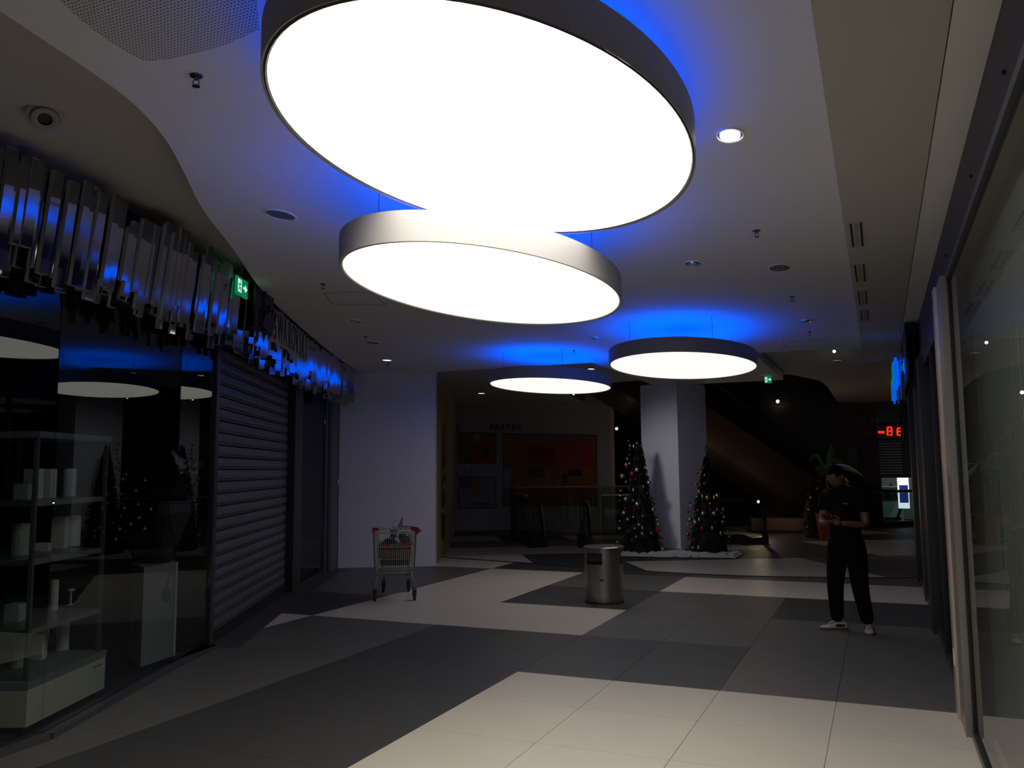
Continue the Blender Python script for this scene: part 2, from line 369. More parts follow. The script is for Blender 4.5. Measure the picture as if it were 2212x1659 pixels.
lamp(-2.22, 4.892, 2.74, .737, 1.334, -1.41, 1.2, 'oval ceiling lamp hanging just below and behind the brightest one', 'lamp_second', (1,.95,.85), bl=2.2)
lamp(-2.112, 10.173, 2.82, .847, 1.472, 1.39, LAMPN, 'oval ceiling lamp hanging in front of the white column', 'lamp_third', (1,.94,.83))
lamp(-4.386, 11.681, 2.82, .807, 1.353, -.87, LAMPN, 'farthest oval ceiling lamp, to the left of the column', 'lamp_third', (1,.94,.83))

# ================================================================ CEILING FIXTURES (things)
M_lit = mat('lit_downlight', (1,.98,.95), emit=6, ecol=(1,.98,.95))
M_dimlit = mat('dim_downlight', (1,1,.98), emit=1.2, ecol=(1,1,.97))
M_reflector = mat('reflector_metal', (.8,.8,.8), .15, .9)
M_ringw = mat('white_trim_ring', (.95,.95,.95), .35)
def downlight(u, v, r, lit, label, z=ZC, group='round downlights in the ceiling', st=1.45):
    p = onz(u, v, z)
    t = thing('downlight', label, 'downlight', (p.x, p.y, z), 0, group)
    MB().lathe([(r*1.14,0),(r*1.14,-.006),(r*1.08,-.012),(r,-.010),(r,.0)], 32, 1, st).build('trim_ring', M_ringw, t, True)
    MB().lathe([(r,-.003),(r*.001,-.003)], 32, 1, st).build('housing', M_black, t)
    if lit == 2:
        MB().lathe([(r*.80,-.004),(r*.80,-.010),(r*.001,-.012)], 32, 1, st).build('lens', M_lit, t)
    elif lit == 1:
        MB().lathe([(r*.9,-.004),(r*.9,-.010),(r*.001,-.012)], 24, 1, st).build('lens', M_dimlit, t)
    else:
        MB().lathe([(r*.8,-.004),(r*.7,-.016),(r*.45,-.010),(r*.001,-.008)], 24, 1, st).build('reflector', M_reflector, t, True)
    return t
downlight(1577,290,.062,2,'lit round downlight nearest the camera, right of the big lamp')
downlight(1497,568,.062,0,'unlit downlight right of the second oval lamp')
downlight(769,692,.062,0,'unlit downlight at the left, level with the bottom of the second oval lamp')
downlight(1743,692,.062,0,'unlit downlight near the right edge of the ceiling')
downlight(836,777,.06,1,'small glowing downlight at the left end of the main ceiling')
downlight(1284,729,.06,0,'unlit downlight between the two far oval lamps')
downlight(1277,796,.06,1,'glowing downlight seen above the farthest oval lamp',3.40)
downlight(1040,849,.075,1,'glowing downlight in the dark rear ceiling left of the far lamp',3.40)
downlight(1660,791,.06,0,'downlight in the rear ceiling just right of the third oval lamp',3.40)
downlight(1808,779,.06,0,'downlight in the rear ceiling near the right wall',3.40)
downlight(1929,879,.13,1,'tilted looking glowing downlight over the far right shop front',3.40,st=1.2)
def speaker(u, v, r, label):
    p = onz(u, v, ZC); t = thing('ceiling_speaker', label, 'speaker', (p.x, p.y, ZC), 0, 'flush ceiling speakers')
    MB().lathe([(r*1.1,0),(r*1.1,-.006),(r*1.0,-.008),(r*.98,-.003)], 32, 1, 1.6).build('rim', M_ringw, t, True)
    MB().lathe([(r*.98,-.004),(.001,-.006)], 32, 1, 1.6).build('grille', mat('speaker_grille', (.16,.16,.165), .7), t)
speaker(606,463,.075,'round speaker grille in the ceiling left of the big lamp')
speaker(1684,578,.085,'round speaker grille in the ceiling at the right')
speaker(806,740,.075,'round speaker grille in the far left part of the ceiling')
M_brass = mat('sprinkler_metal', (.14,.14,.14), .35, .8)
spr = None
for u, v, lb in ((424,163,'sprinkler head near the perforated ceiling field'),(1634,498,'sprinkler head above the right ceiling speaker'),(698,613,'sprinkler head left of the second oval lamp'),
                 (1711,641,'sprinkler head below the right ceiling speaker'),(1749,716,'sprinkler head near the right edge, farthest back in its row'),(790,727,'sprinkler head beside the far left speaker'),(838,786,'sprinkler head beside the glowing left downlight'),(1240,757,'sprinkler head above the farthest oval lamp')):
    p = onz(u, v, ZC)
    if spr is None:
        spr = thing('sprinkler', lb, 'sprinkler', (p.x,p.y,ZC), .4, 'sprinkler heads on the ceiling')
        MB().lathe([(.028,0),(.026,-.005),(.012,-.007)], 16).build('escutcheon', M_brass, spr, True)
        b = MB().cyl((0,0,-.005),(0,0,-.02),.009,.007,10); b.tube([(.008,0,-.018),(.014,0,-.032),(.004,0,-.046)],.0025,6); b.tube([(-.008,0,-.018),(-.014,0,-.032),(-.004,0,-.046)],.0025,6); b.build('body', M_brass, spr)
        MB().cyl((0,0,-.046),(0,0,-.049),.017,n=14).build('deflector', M_brass, spr)
    else: dup(spr, (p.x,p.y,ZC), label=lb)
# big gimbal spotlight in the raised strip
p = onz(98, 240, 3.5); t = thing('gimbal_spotlight', 'large round recessed spotlight, unlit, in the raised ceiling strip over the blades', 'spotlight', (p.x,p.y,3.5), 0)
MB().lathe([(.13,0),(.128,-.008),(.10,-.012),(.085,-.004)], 40, .72, .72).build('bezel', mat('strip_bezel', (.36,.34,.33), .7), t, True)
MB().lathe([(.085,-.004),(.083,-.03),(.07,-.034),(.05,-.03),(.045,-.028)], 32, .78, .78).build('gimbal_ring', mat('gimbal_grey', (.33,.32,.31), .6), t, True)
MB().lathe([(.045,-.028),(.04,-.012),(.001,-.01)], 24, 1, 1).build('lamp_well', mat('lamp_well', (.04,.03,.028), .5), t, True)
t.location.z = 3.47; t.rotation_euler = Vector((p.x*.45, p.y*.45, 3.47)).lerp(Vector((p.x,p.y,3.47)), 0).normalized().to_track_quat('Z','Y').to_euler() if 0 else (Vector((p.x,p.y,0)).normalized()*.62+Vector((0,0,.78))).to_track_quat('Z','Y').to_euler()
# slot diffusers in the right soffit
for k, (u, v0, v1) in enumerate(((1851,481,532),(1858,571,608),(1863.5,628,657),(1868,669,692))):
    a = onz(u, v0, ZC-.03); b = onz(u, v1, ZC-.03); zz = ZC-.03; L = (b.y-a.y)/2
    t = thing('slot_diffuser', ['nearest slot air diffuser in the right soffit','second slot air diffuser from the front in the right soffit','third slot air diffuser from the front in the right soffit','farthest slot air diffuser in the right soffit'][k], 'air vent', ((a.x+b.x)/2,(a.y+b.y)/2,zz), 0, 'slot air diffusers in the right soffit')
    MB().box(-.05,.05,-L-.02,L+.02,-.003,.002).build('plate', mat('soffit_plate', (.47,.45,.42), .7), t)
    for x in (-.032,.032): MB().box(x-.007,x+.007,-L,L,-.005,.0).build('slot', M_black, t)
    MB().box(-.012,.012,-L,L,-.006,.0).build('deflector', mat('soffit_deflector', (.36,.34,.31), .6), t)
# exit signs
M_green = mat('exit_green', (.0,.22,.09), emit=.42, ecol=(.0,.42,.17)); M_signw = mat('exit_white', (.75,1,.9), emit=.9, ecol=(.72,1,.88))
def exit_sign(o, x, w, h, label, hang):
    x = Vector(x).normalized(); zt = Vector((0,0,1)); n = Vector((x.y,-x.x,0)) # n = x cross z, towards viewer
    t = thing('exit_sign', label, 'sign', tuple(o), math.atan2(x.y, x.x))
    MB().box(-w/2,w/2,0,.02,-h/2,h/2).build('sign_box', M_green, t)
    def face(pts): return MB().extr([(a*w,-.0008,b*h) for a,b in pts], (0,-.0015,0))
    face([(-.42,-.36),(-.10,-.36),(-.10,.36),(-.42,.36)]).build('door_symbol', M_signw, t)
    m = MB()
    m.add([(0,0,0)]*0, [])
    for pts in ([(-.28,.20),(-.22,.20),(-.21,.27),(-.26,.30),(-.30,.26)], [(-.34,.12),(-.18,.17),(-.16,.08),(-.24,.06),(-.27,-.06),(-.16,-.10),(-.18,-.30),(-.24,-.30),(-.23,-.16),(-.34,-.10),(-.32,.05),(-.38,.0),(-.40,.03)], [(-.33,-.12),(-.27,-.14),(-.36,-.30),(-.41,-.28)]):
        m.extr([(a*w,-.0028,b*h) for a,b in pts], (0,-.001,0))
    m.build('running_figure', M_green, t)
    face([(.06,-.07),(.22,-.07),(.22,-.22),(.44,0),(.22,.22),(.22,.07),(.06,.07)]).build('arrow', M_signw, t)
    MB().cyl((0,.01,h/2),(0,.01,h/2+hang),.004,n=6).build('hanger', M_cable, t)
    return t
pa, pb = onx(524, 621, -5.10), None
exit_sign((-5.10, onx(524,621,-5.10).y, onx(524,621,-5.10).z), (-.40,.92,0), .30, .155, 'green running man exit sign in front of the blades at the left', .10)
p = ony(1659, 820, 15.9); exit_sign((p.x,p.y,p.z), (1,.05,0), .125, .125, 'small far green exit sign hanging near the atrium edge', 3.42-p.z-.06)
# small bare lamps seen as points
def spot(u, v, y, r, label, e=5):
    p = ony(u, v, y); t = thing('spot_lamp', label, 'spotlight', (p.x,p.y,p.z), 0)
    MB().ball((0,0,0), r, 10, 6).build('bulb', mat('point_lamp', (1,1,1), emit=e, ecol=(1,.98,.95)), t)
    MB().cyl((0,.01,0),(0,.06,0.03), r*1.1, r*.8, 10).build('lamp_holder', M_black, t)
    return t
spot(1332,926,20.5,.035,'bright point spotlight on the dark wall above the left tree')
for a in ((1528,1004,20.6,.03,'bright point spotlight under the escalator beside the right tree'),(1638,1084,21.2,.03,'bright point spotlight on the escalator handrail end',6)):
    q_ = spot(*a); ld = bpy.data.lights.new('beam', 'POINT'); ld.energy = 10; ld.shadow_soft_size = .04; ld.color = (1,.72,.45)
    lo = bpy.data.objects.new('beam', ld); COL.objects.link(lo); lo.parent = q_; lo.location = (0,-.05,.06)
spot(1680,867,25.9,.05,'lone lit lamp high on the dark end wall above the escalator',1.5)
tr_ = spot(1802,759,13.2,.022,'tiny bright spotlight in the rear ceiling at the right')
ld = bpy.data.lights.new('beam', 'SPOT'); ld.energy = 64; ld.spot_size = math.radians(66); ld.spot_blend = .9; ld.shadow_soft_size = .22; ld.color = (.97,1,.97)
lo = bpy.data.objects.new('beam', ld); COL.objects.link(lo); lo.parent = tr_; lo.location = (0,.03,-.03)
lo.rotation_euler = (Vector((-.75,18,1.5))-tr_.location).to_track_quat('-Z','Y').to_euler()
tl = spot(1239,851,13.4,.018,'tiny bright spotlight hanging just under the farthest oval lamp')
MB().cyl((0,.06,.03),(0,.06,3.42-tl.location.z),.006,n=6).build('stem', M_cable, tl)
ld = bpy.data.lights.new('beam', 'SPOT'); ld.energy = 54; ld.spot_size = math.radians(64); ld.spot_blend = .9; ld.shadow_soft_size = .22; ld.color = (1,.97,.95)
lo = bpy.data.objects.new('beam', ld); COL.objects.link(lo); lo.parent = tl; lo.location = (0,.03,-.03)
lo.rotation_euler = (Vector((-3.7,16.4,1.3))-tl.location).to_track_quat('-Z','Y').to_euler()

# ================================================================ RIGHT SHOP FRONTS
fas = struct(MB().prism([(.482,-4),(.60,-4),(.60,14),(.482,14)], 2.80, ZC-.02).build('trim_1', M_fascia))
for yy in (2.6,3.4,4.6,6.3,8.0): MB().ball((.478,yy,3.02),.010,8,4).build('bolt', M_black, fas)
w1 = struct(MB().box(.43,.50,-3,5.86,0,.05).build('window_1', M_frame))
MB().box(.43,.52,-3,5.86,2.76,2.80).build('top_rail', M_frame, w1)
for y0, y1 in ((-3,-.1),(-.094,2.60),(2.606,5.80)): MB().box(.447,.457,y0,y1,.05,2.76).build('pane', M_glassR, w1)
MB().box(.435,.47,5.80,5.83,.0,2.80).build('mullion', M_black, w1); MB().box(.437,.46,5.84,5.87,.0,2.80).build('mullion', M_frame, w1)
MB().box(.56,.58,-4,5.9,0,3.0).build('shop_partition', mat('partition_grey', (.30,.295,.24), .8, noise=.22, scale=1.2), w1)
# whitewash smears on the pane
sm = MB(); rr = random.Random(3)
for k in range(46):
    y = 5.72 - abs(rr.gauss(0,.9)); z = rr.uniform(.2,1.9); l = rr.uniform(.2,.9); w = rr.uniform(.004,.018)
    sm.add([(.5585,y,z),(.5585,y+w,z),(.5585,y+w*1.6+.03,z+l),(.5585,y+.03,z+l)],[(0,1,2,3)])
tag(sm.build('smear', mat('dust_smear', (.5,.5,.38), .9), w1), kind='stuff')
pil = struct(MB().box(.385,.60,6.24,6.42,0,2.80).build('pillar_near', M_steel))
MB().box(.40,.60,5.88,6.235,0,2.80).build('flange', mat('flange_steel', (.36,.33,.30), .4, .7), pil)
MB().box(.383,.386,6.27,6.35,.33,.43).build('socket_cover', M_ringw, pil)
w2 = struct(MB().box(.44,.50,6.42,9.3,0,.08).build('window_2', M_frame))
for y0, y1 in ((6.43,8.05),(8.12,9.25)): MB().box(.462,.470,y0,y1,.08,2.6).build('pane', M_glassR, w2)
MB().box(.44,.50,8.05,8.12,0,2.6).build('mullion', M_black, w2); MB().box(.44,.60,6.42,13.9,2.6,2.8).build('header', M_black, w2)
MB().box(.40,.60,9.3,9.75,0,2.7).build('post', mat('dark_post', (.06,.058,.062), .4, .5), w2); MB().box(.39,.41,9.5,9.56,0,2.7).build('cover_strip', M_frame, w2)
w3 = struct(MB().box(.45,.50,9.75,13.9,0,.08).build('window_3', M_frame))
MB().box(.462,.470,9.75,11.5,.08,2.6).build('pane', M_glassR, w3); MB().box(.43,.6,11.5,11.9,0,2.6).build('post', M_frame, w3)
MB().box(.462,.470,11.9,13.4,.08,2.6).build('pane', M_glassR, w3); MB().box(.42,.6,13.4,13.9,0,3.2).build('post', mat('dark_post', (.06,.058,.062), .4, .5), w3)
MB().box(1.05,1.2,14.0,26,0,3.42).build('far_front', M_black, w3); MB().box(.6,1.2,13.7,13.9,0,3.42).build('return_panel', M_black, w3)
MB().box(1.5,1.55,6.3,13.7,0,3.2).build('shop_partition', M_black, w3)
for x in (.35,.42): MB().box(x-.012,x+.012,10.6,14.2,2.62,3.245).build('shutter_guide', M_black, w3)
# blue channel letters seen edge on
M_bl = mat('blue_letter_side', (.0,.12,.9), emit=.75, ecol=(.0,.13,.95)); M_gl = mat('green_letter_face', (.0,.3,.15), emit=.35, ecol=(.0,.5,.2)); M_rail = mat('letter_rail', (.35,.6,.8), .4, .2)
sg = thing('channel_letter_sign', 'row of blue glowing box letters with green faces standing off the right wall', 'sign', (.3,11.5,2.8))
def letter(y0, y1, x0, x1, z0, z1):
    m = MB(); R = .05
    m.box(x0,x1,y0,y1,z0+R,z1-R); m.box(x0+R*.4,x1-R*.4,y0,y1,z0,z0+R); m.box(x0+R*.4,x1-R*.4,y0,y1,z1-R,z1); l = m.build('letter', M_bl, sg, loc=(-.3,-11.5,-2.8))
    MB().box(x0-.008,x0-.001,y0,y1,z0+.05,z1-.08).build('letter_face', M_gl, l)
p = ony(1934,772,11.4); q = ony(1934,838,11.4); letter(11.4,11.8,p.x-.035,p.x+.035,q.z,p.z)
p = ony(1930,812,13.8); q = ony(1930,870,13.8); letter(13.8,14.1,p.x-.03,p.x+.03,q.z,p.z)
p = ony(1953,772,11.4); letter(11.4,11.7,p.x-.012,p.x+.02,ony(1953,805,11.4).z,p.z)
for (u0,u1,va,vb,y,rows) in ((1945,1947,764,862,11.45,(775,779,799,830)),(1940,1941.5,836,872,13.85,(838,843,849,855,862))):
    a = ony(u0,va,y); b = ony(u1,vb,y); MB().cyl(a,b,.010,n=6).build('rail', M_rail, sg, loc=(-.3,-11.5,-2.8))
    for v in rows: MB().cyl(ony(1932,v,y),ony(1953 if y < 12 else 1944,v,y),.006,n=5).build('rail_bracket', M_rail, sg, loc=(-.3,-11.5,-2.8))
# ================================================================ LEFT SHOP FRONT
TOPZ = 2.86
def wallseg(s0, s1, off0, off1, z0, z1, n=1):
    m = MB()
    for k in range(n):
        a = s0+(s1-s0)*k/n; b = s0+(s1-s0)*(k+1)/n
        p0 = fp(a+1e-4, off0)[0]; p1 = fp(b-1e-4, off0)[0]; q0 = fp(a+1e-4, off1)[0]; q1 = fp(b-1e-4, off1)[0]
        m.hexa([(p0.x,p0.y,z0),(p1.x,p1.y,z0),(q1.x,q1.y,z0),(q0.x,q0.y,z0),(p0.x,p0.y,z1),(p1.x,p1.y,z1),(q1.x,q1.y,z1),(q0.x,q0.y,z1)])
    return m
SEG = FL
tr = struct(wallseg(0, FL[4]+.0, -.06, .07, 0, .035).build('trim_2', mat('plinth_metal', (.11,.11,.125), .4, .5)))
tr2 = MB()
for k in range(4):
    m = wallseg(FL[k], FL[k+1], -.06, .07, 0, .035); tr2.add(m.v, m.f)
tr2.build('plinth', MATS['plinth_metal'], tr)
p3 = wallseg(FL[4], FL[8]+.0, -.25, .10, 0, .012); 
tp = MB()
for k in range(4, 8):
    m = wallseg(FL[k], FL[k+1], -.05, .26, 0, .006); tp.add(m.v, m.f)
tp.build('threshold', mat('threshold_stone', (.07,.07,.072), .5), tr)
win = struct(wallseg(0, FL[1], -.006, .006, .035, TOPZ).build('window_4', M_glassL))
GA, GB = FL[2], FL[3]
for a, b in ((0, FL[1]), (FL[1], GA-.004), (GA+.004, GB-.003), (GB+.003, FL[4]-.05)):
    if a == 0: continue
    wallseg(a, b, -.005, .005, .035, TOPZ).build('pane', M_glassL, win)
wallseg(FL[4]-.05, FL[4]+.02, -.05, .02, 0, TOPZ).build('jamb', M_frame, win)
wallseg(0, FL[1], -.05, .02, TOPZ, TOPZ+.04).build('head_rail', M_black, win)
for k in (1,2,3): wallseg(FL[k], FL[k+1], -.05, .02, TOPZ, TOPZ+.04).build('head_rail', M_black, win)
# shutter
sh = struct(wallseg(FL[4]+.02, FL[5], -.14, -.13, 0, TOPZ).build('door_1', M_black))
M_slat = mat('shutter_slat', (.17,.17,.18), .42, .35, noise=.05)
a, b = fp(FL[4]+.03, -.06)[0], fp(FL[5]-.03, -.06)[0]; L = (b-a).length; d = (b-a).normalized(); ang = math.atan2(d.y, d.x)
Z0 = .10; PITCH = .118; ns = int((TOPZ-Z0)/PITCH)
m = MB(); prof = [(-.008,0),(.0,.0),(.022,.005),(.022,.012),(.002,.016),(.002,.024),(.022,.028),(.026,.060),(.020,.104),(.0,.112),(-.008,.112)]
vs = [(0,-x,z) for x,z in prof]+[(L,-x,z) for x,z in prof]; n = len(prof)
m.add(vs, [(i,(i+1)%n,n+(i+1)%n,n+i) for i in range(n)]+[tuple(range(n-1,-1,-1)), tuple(range(n,2*n))])
slat = m.mesh('slat', M_slat)
for k in range(ns):
    o = obj('slat', slat, sh, (a.x, a.y, Z0+k*PITCH)); o.rotation_euler = (0,0,ang)
wallseg(FL[4]+.03, FL[5]-.03, -.085, -.03, 0.0, .095).build('bottom_bar', mat('bottom_bar', (.04,.04,.042), .5, .5), sh)
po = struct(wallseg(FL[5], FL[6]-.06, -.10, .06, 0, TOPZ).build('pillar_shop', mat('pillar_dark', (.055,.055,.06), .45, .3)))
wallseg(FL[5]-.05, FL[5], -.10, .0, 0, TOPZ).build('shutter_guide', M_black, po)
w5 = struct(wallseg(FL[6]-.06, FL[7], -.04, .02, 0, .06).build('window_5', M_frame))
wallseg(FL[6]-.06, FL[7]-.12, -.005, .005, .06, TOPZ).build('pane', M_glassL, w5)
wallseg(FL[7]-.12, FL[7]-.02, -.06, .03, 0, TOPZ).build('mullion', mat('mullion_grey', (.14,.14,.145), .5, .3), w5)
wallseg(FL[7]-.02, FL[7]+.02, -.08, .02, 0, TOPZ).build('door_gap', M_black, w5)
wallseg(FL[7]+.02, FL[7]+.14, -.06, .04, 0, TOPZ).build('mullion', mat('mullion_dark', (.07,.07,.072), .5, .3), w5)
wallseg(FL[7]+.14, FL[8], -.06, .03, 0, TOPZ).build('end_panel', mat('end_panel', (.18,.18,.185), .5, .2), w5)
q = fp(FL[8]-.03,.05)[0]; MB().box(q.x-.02,q.x+.02,q.y-.05,q.y+.02,1.38,1.47).build('lock_plate', M_chrome, w5)
p = fp(FL[6]+.9,-.45)[0]; dd = fp(FL[6]+.9)[1]
MB().extr([(fp(FL[6]-.1,-.5)[0].x,fp(FL[6]-.1,-.5)[0].y,0),(fp(FL[7]-.1,-.5)[0].x,fp(FL[7]-.1,-.5)[0].y,0),(fp(FL[7]-.1,-.5)[0].x,fp(FL[7]-.1,-.5)[0].y,3),(fp(FL[6]-.1,-.5)[0].x,fp(FL[6]-.1,-.5)[0].y,3)],(-.03,.01,0)).build('backing_board', mat('backing_board', (.7,.7,.7), .6), w5)
q0, q1 = fp(FL[6]-.02,-.42)[0], fp(FL[6]+.55,-.42)[0]
MB().extr([(q0.x,q0.y,1.25),(q1.x,q1.y,1.25),(q1.x,q1.y,1.95),(q0.x,q0.y,1.95)],(-.01,.005,0)).build('red_panel', mat('dull_red_panel', (.12,.03,.03), .6), w5)
MB().extr([(q0.x,q0.y,.45),(q1.x,q1.y,.45),(q1.x,q1.y,1.25),(q0.x,q0.y,1.25)],(-.01,.005,0)).build('lower_panel', mat('dull_grey_panel', (.09,.07,.08), .6), w5)
bd = MB(); rr = random.Random(5)
q = fp(FL[6]+.75,-.30)[0]
for k in range(26): bd.ball((q.x+rr.uniform(-.006,.006),q.y,2.0-.045*k),.008,6,4)
for k in range(40): s = fp(FL[6]+rr.uniform(.25,.8),-.3)[0]; bd.ball((s.x,s.y,rr.uniform(.3,1.3)),.006,5,4)
tag(bd.build('crystal_beads', M_chrome, w5), kind='stuff')
MB().prism([tuple(fp(FL[6]+.35,-.42)[0]),tuple(fp(FL[7]-.2,-.42)[0]),tuple(fp(FL[7]-.2,-.12)[0]),tuple(fp(FL[6]+.35,-.12)[0])], 0, .14).build('display_base', mat('display_base', (.07,.07,.07), .5), w5)

# dark bulkhead behind the blades
bh = struct(MB().box(0,.01,0,.01,3.4,3.41).build('trim_3', M_black)); m = MB()
N = 30; S0, S1 = .35, FL[8]-.05
for k in range(N):
    a = S0+(S1-S0)*k/N; b = S0+(S1-S0)*(k+1)/N
    p0,_,_ = fps(a,-.10); p1,_,_ = fps(b,-.10); q0,_,_ = fps(a,.10); q1,_,_ = fps(b,.10)
    m.hexa([(p0.x,p0.y,2.84),(p1.x,p1.y,2.84),(q1.x,q1.y,2.84),(q0.x,q0.y,2.84),(p0.x,p0.y,3.5),(p1.x,p1.y,3.5),(q1.x,q1.y,3.5),(q0.x,q0.y,3.5)])
m.build('bulkhead', mat('bulkhead_dark', (.03,.03,.035), .5), bh)
bh.location = tuple(fps(1,.0)[0])+(0,)
bh.children[0].location = tuple(-Vector(bh.location))
# blades
M_blade = mat('mirror_blade', (.50,.50,.52), .05, 1, noise=.02)
M_bladeend = mat('blade_end', (.30,.29,.26), .6)
root = thing('blade_canopy', 'long canopy of hanging mirrored metal blades over the left shop front', 'sign', (-5.6,5.8,3.0))
def blade(s, off, w, dpt, z0, z1):
    p, d, n = fps(s, off); p = p-Vector((-5.6,5.8))
    sw = 0 if s < 3 else min(1, (s-3)/2.2); a_ = math.tan(math.radians((31+rr.uniform(-6,6))*sw))*w*.88; dpt = dpt*(1-sw)+.006*sw
    c = [p+d*(-w/2), p+d*(-w*.44)+n*dpt, p+d*(w*.44)+n*(dpt+a_), p+d*(w/2)+n*a_*.8, p+d*(w*.3)-n*dpt*.4, p+d*(-w*.3)-n*dpt*.4]
    ln = n*((.13 if s < 3 else max(.0, .13-.035*(s-3)))*(z1-z0)+rr.uniform(-.006,.006)); m = MB(); m.hexa([(0,0,0)]*8) if 0 else None
    m.add([(q.x,q.y,z0-3.0) for q in c]+[(q.x+ln.x,q.y+ln.y,z1-3.0) for q in c], [tuple(range(5,-1,-1)), tuple(range(6,12))]+[(i,(i+1)%6,6+(i+1)%6,6+i) for i in range(6)]); me = m.mesh('blade', M_blade); me.materials.append(M_bladeend)
    for q_ in (0, 2, 4): me.polygons[q_].material_index = 1
    o = obj('blade', me, root)
rr = random.Random(11); s = .45
def bandz(s):
    return (2.80, 3.42) if s < 3 else (2.74, 3.42)
while s < S1-.02:
    w = rr.uniform(.055,.085)
    z0 = 2.79+rr.choice((-.09,-.06,-.03,0,0,.02,.05,.09)); z1 = 3.40-rr.choice((0,.02,.03,.06,.10,.16))
    if 5.05 < s < 5.5: z0 += .12
    blade(s, .30+rr.uniform(-.03,.06), w, rr.uniform(.015,.03), z0, z1)
    s += w*rr.choice((.9,.95,1.05,1.25))
s = .45
while s < S1-.02:
    w = rr.uniform(.06,.09); z0 = 2.76+rr.choice((-.08,-.04,0,.03,.06)); z1 = 3.43-rr.choice((0,.03,.05,.12))
    blade(s, .19+rr.uniform(-.02,.03), w, .02, z0, z1); s += w*rr.choice((1.0,1.1,1.5))
# letters on the blades
M_let = mat('letter_black', (.008,.008,.009), .35); M_letrim = mat('letter_rim', (.58,.56,.53), .5)
ls = thing('shop_name_sign', 'black raised serif letters reading SWAROVSKI with a swan emblem on the blades', 'sign', (-6.0,8.0,3.0))
def s_of(u, v, off):
    best = None
    for k in range(400):
        s = 2+k*.025; p, d, n = fps(s, off); r = ray(u, v); t = math.hypot(p.x, p.y)/math.hypot(r.x, r.y)
        e = abs(math.atan2(r.x, r.y)-math.atan2(p.x, p.y))
        if best is None or e < best[0]: best = (e, s, EYE+r.z*t)
    return best[1], best[2]
OFFL = .50
sa, za = s_of(590, 730, OFFL); sb, zb = s_of(658, 770, OFFL)
print('letters', sa, za, sb, zb)
word = 'SWAROVSKI'; step = (sb-sa)/8
for k, ch in enumerate(word):
    s = sa+step*k; p, d, n = fps(s, OFFL); z = 2.93
    sz = .43
    X = Vector((d.x,d.y,0)); 
    M = Matrix.Translation(-Vector((-6.0,8.0,3.0))) @ frame((p.x,p.y,z-.06), X, (0,0,1))
    l = text('letter', ch, sz, M_letrim, ls, M, .012, sx=(step/.335)*(1.0 if ch not in 'WI' else .85), bold=.010)
    M2 = Matrix.Translation(-Vector((-6.0,8.0,3.0))+Vector((n.x,n.y,0))*.006) @ frame((p.x,p.y,z-.06), X, (0,0,1))
    text('letter_face', ch, sz, M_let, l, M2, .012, sx=(step/.335)*(1.0 if ch not in 'WI' else .85), bold=-.006)
# swan emblem
s1, z1 = s_of(572, 712, OFFL)
p, d, n = fps(s1, OFFL); X = Vector((d.x,d.y,0)); o0 = Vector((p.x,p.y,0))-Vector((-6.0,8.0,3.0))
sw = [(-.02,.36),(-.06,.33),(-.07,.27),(-.03,.22),(.01,.17),(.03,.11),(.01,.05),(-.04,.02),(-.10,.02),(-.13,.06),(-.12,.12),(-.08,.17)]
MB().tube([o0+X*a*1.3+Vector((0,0,2.93+b)) for a, b in sw], .022, 8).build('swan_neck', M_let, ls)
MB().extr([o0+X*a*1.3+Vector((0,0,2.93+b)) for a, b in [(-.13,.02),(-.02,-.02),(.10,.0),(.17,.06),(.20,.18),(.13,.10),(.14,.22),(.07,.13),(.05,.24),(.0,.15),(-.06,.14)]], Vector((n.x,n.y,0))*.03).build('swan_wing', M_let, ls)
MB().extr([o0+X*a+Vector((0,0,z)) for a, z in [(-.30,2.90),(.26,2.90),(.26,3.34),(-.30,3.34)]], Vector((n.x,n.y,0))*-.02).build('emblem_plate', M_black, ls)

# ---- shop interior: floor, and things seen through the glass
sfl = struct(MB().prism([tuple(fp(x,-.07)[0]) for x in (0,FL[1],FL[2],FL[3],FL[4],FL[5],FL[6],FL[7],FL[8])]+[(-10.9,12.6),(-10.9,-3)], -.01, .012).build('floor_shop', mat('shop_floor_dark', (.035,.034,.035), .35)))
struct(MB().prism([(-4.8,-3),(-4.4,-3),tuple(fp(0,-.1)[0]),tuple(fp(FL[1],-.1)[0]),tuple(fp(FL[2],-.1)[0]),tuple(fp(FL[3],-.1)[0]),tuple(fp(FL[5],-.1)[0]),tuple(fp(FL[8],-.1)[0]),(-10.9,12.6),(-10.9,-3)], 2.95, 3.0).build('ceiling_shop', M_dark))
# ================================================================ LITTER BIN
t = thing('litter_bin', 'round brushed steel litter bin with cut-out openings standing on the dark tiles', 'bin', (-3.147,10.104,0), math.radians(-72.7))
M_bin = mat('bin_steel', (.36,.34,.31), .33, .85, noise=.15, scale=9); M_liner = mat('bin_liner', (.012,.012,.013), .5)
R = .232; N = 72; m = MB(); inw = lambda a: any(abs((a-c+180) % 360-180) < 29 for c in (-36, 84, 204))
for k in range(N):
    a0, a1 = 360*k/N, 360*(k+1)/N; am = (a0+a1)/2
    zs = [(.012,.466),(.602,.655)] if inw(am) else [(.012,.655)]
    for z0, z1 in zs:
        c = [(r*math.cos(math.radians(a)), r*math.sin(math.radians(a))) for a, r in ((a0,R),(a1,R),(a1,R-.006),(a0,R-.006))]
        m.hexa([(x,y,z0) for x,y in c]+[(x,y,z1) for x,y in c])
m.build('body', M_bin, t)
MB().lathe([(.0001,.655),(.244,.650),(.250,.655),(.250,.664),(.244,.670),(.0001,.672)], 48).build('lid', mat('lid_steel', (.60,.58,.56), .22, .9), t, True)
MB().lathe([(.205,.02),(.205,.455),(.198,.455),(.198,.40),(.0001,.40)], 32).build('liner', M_liner, t, True)
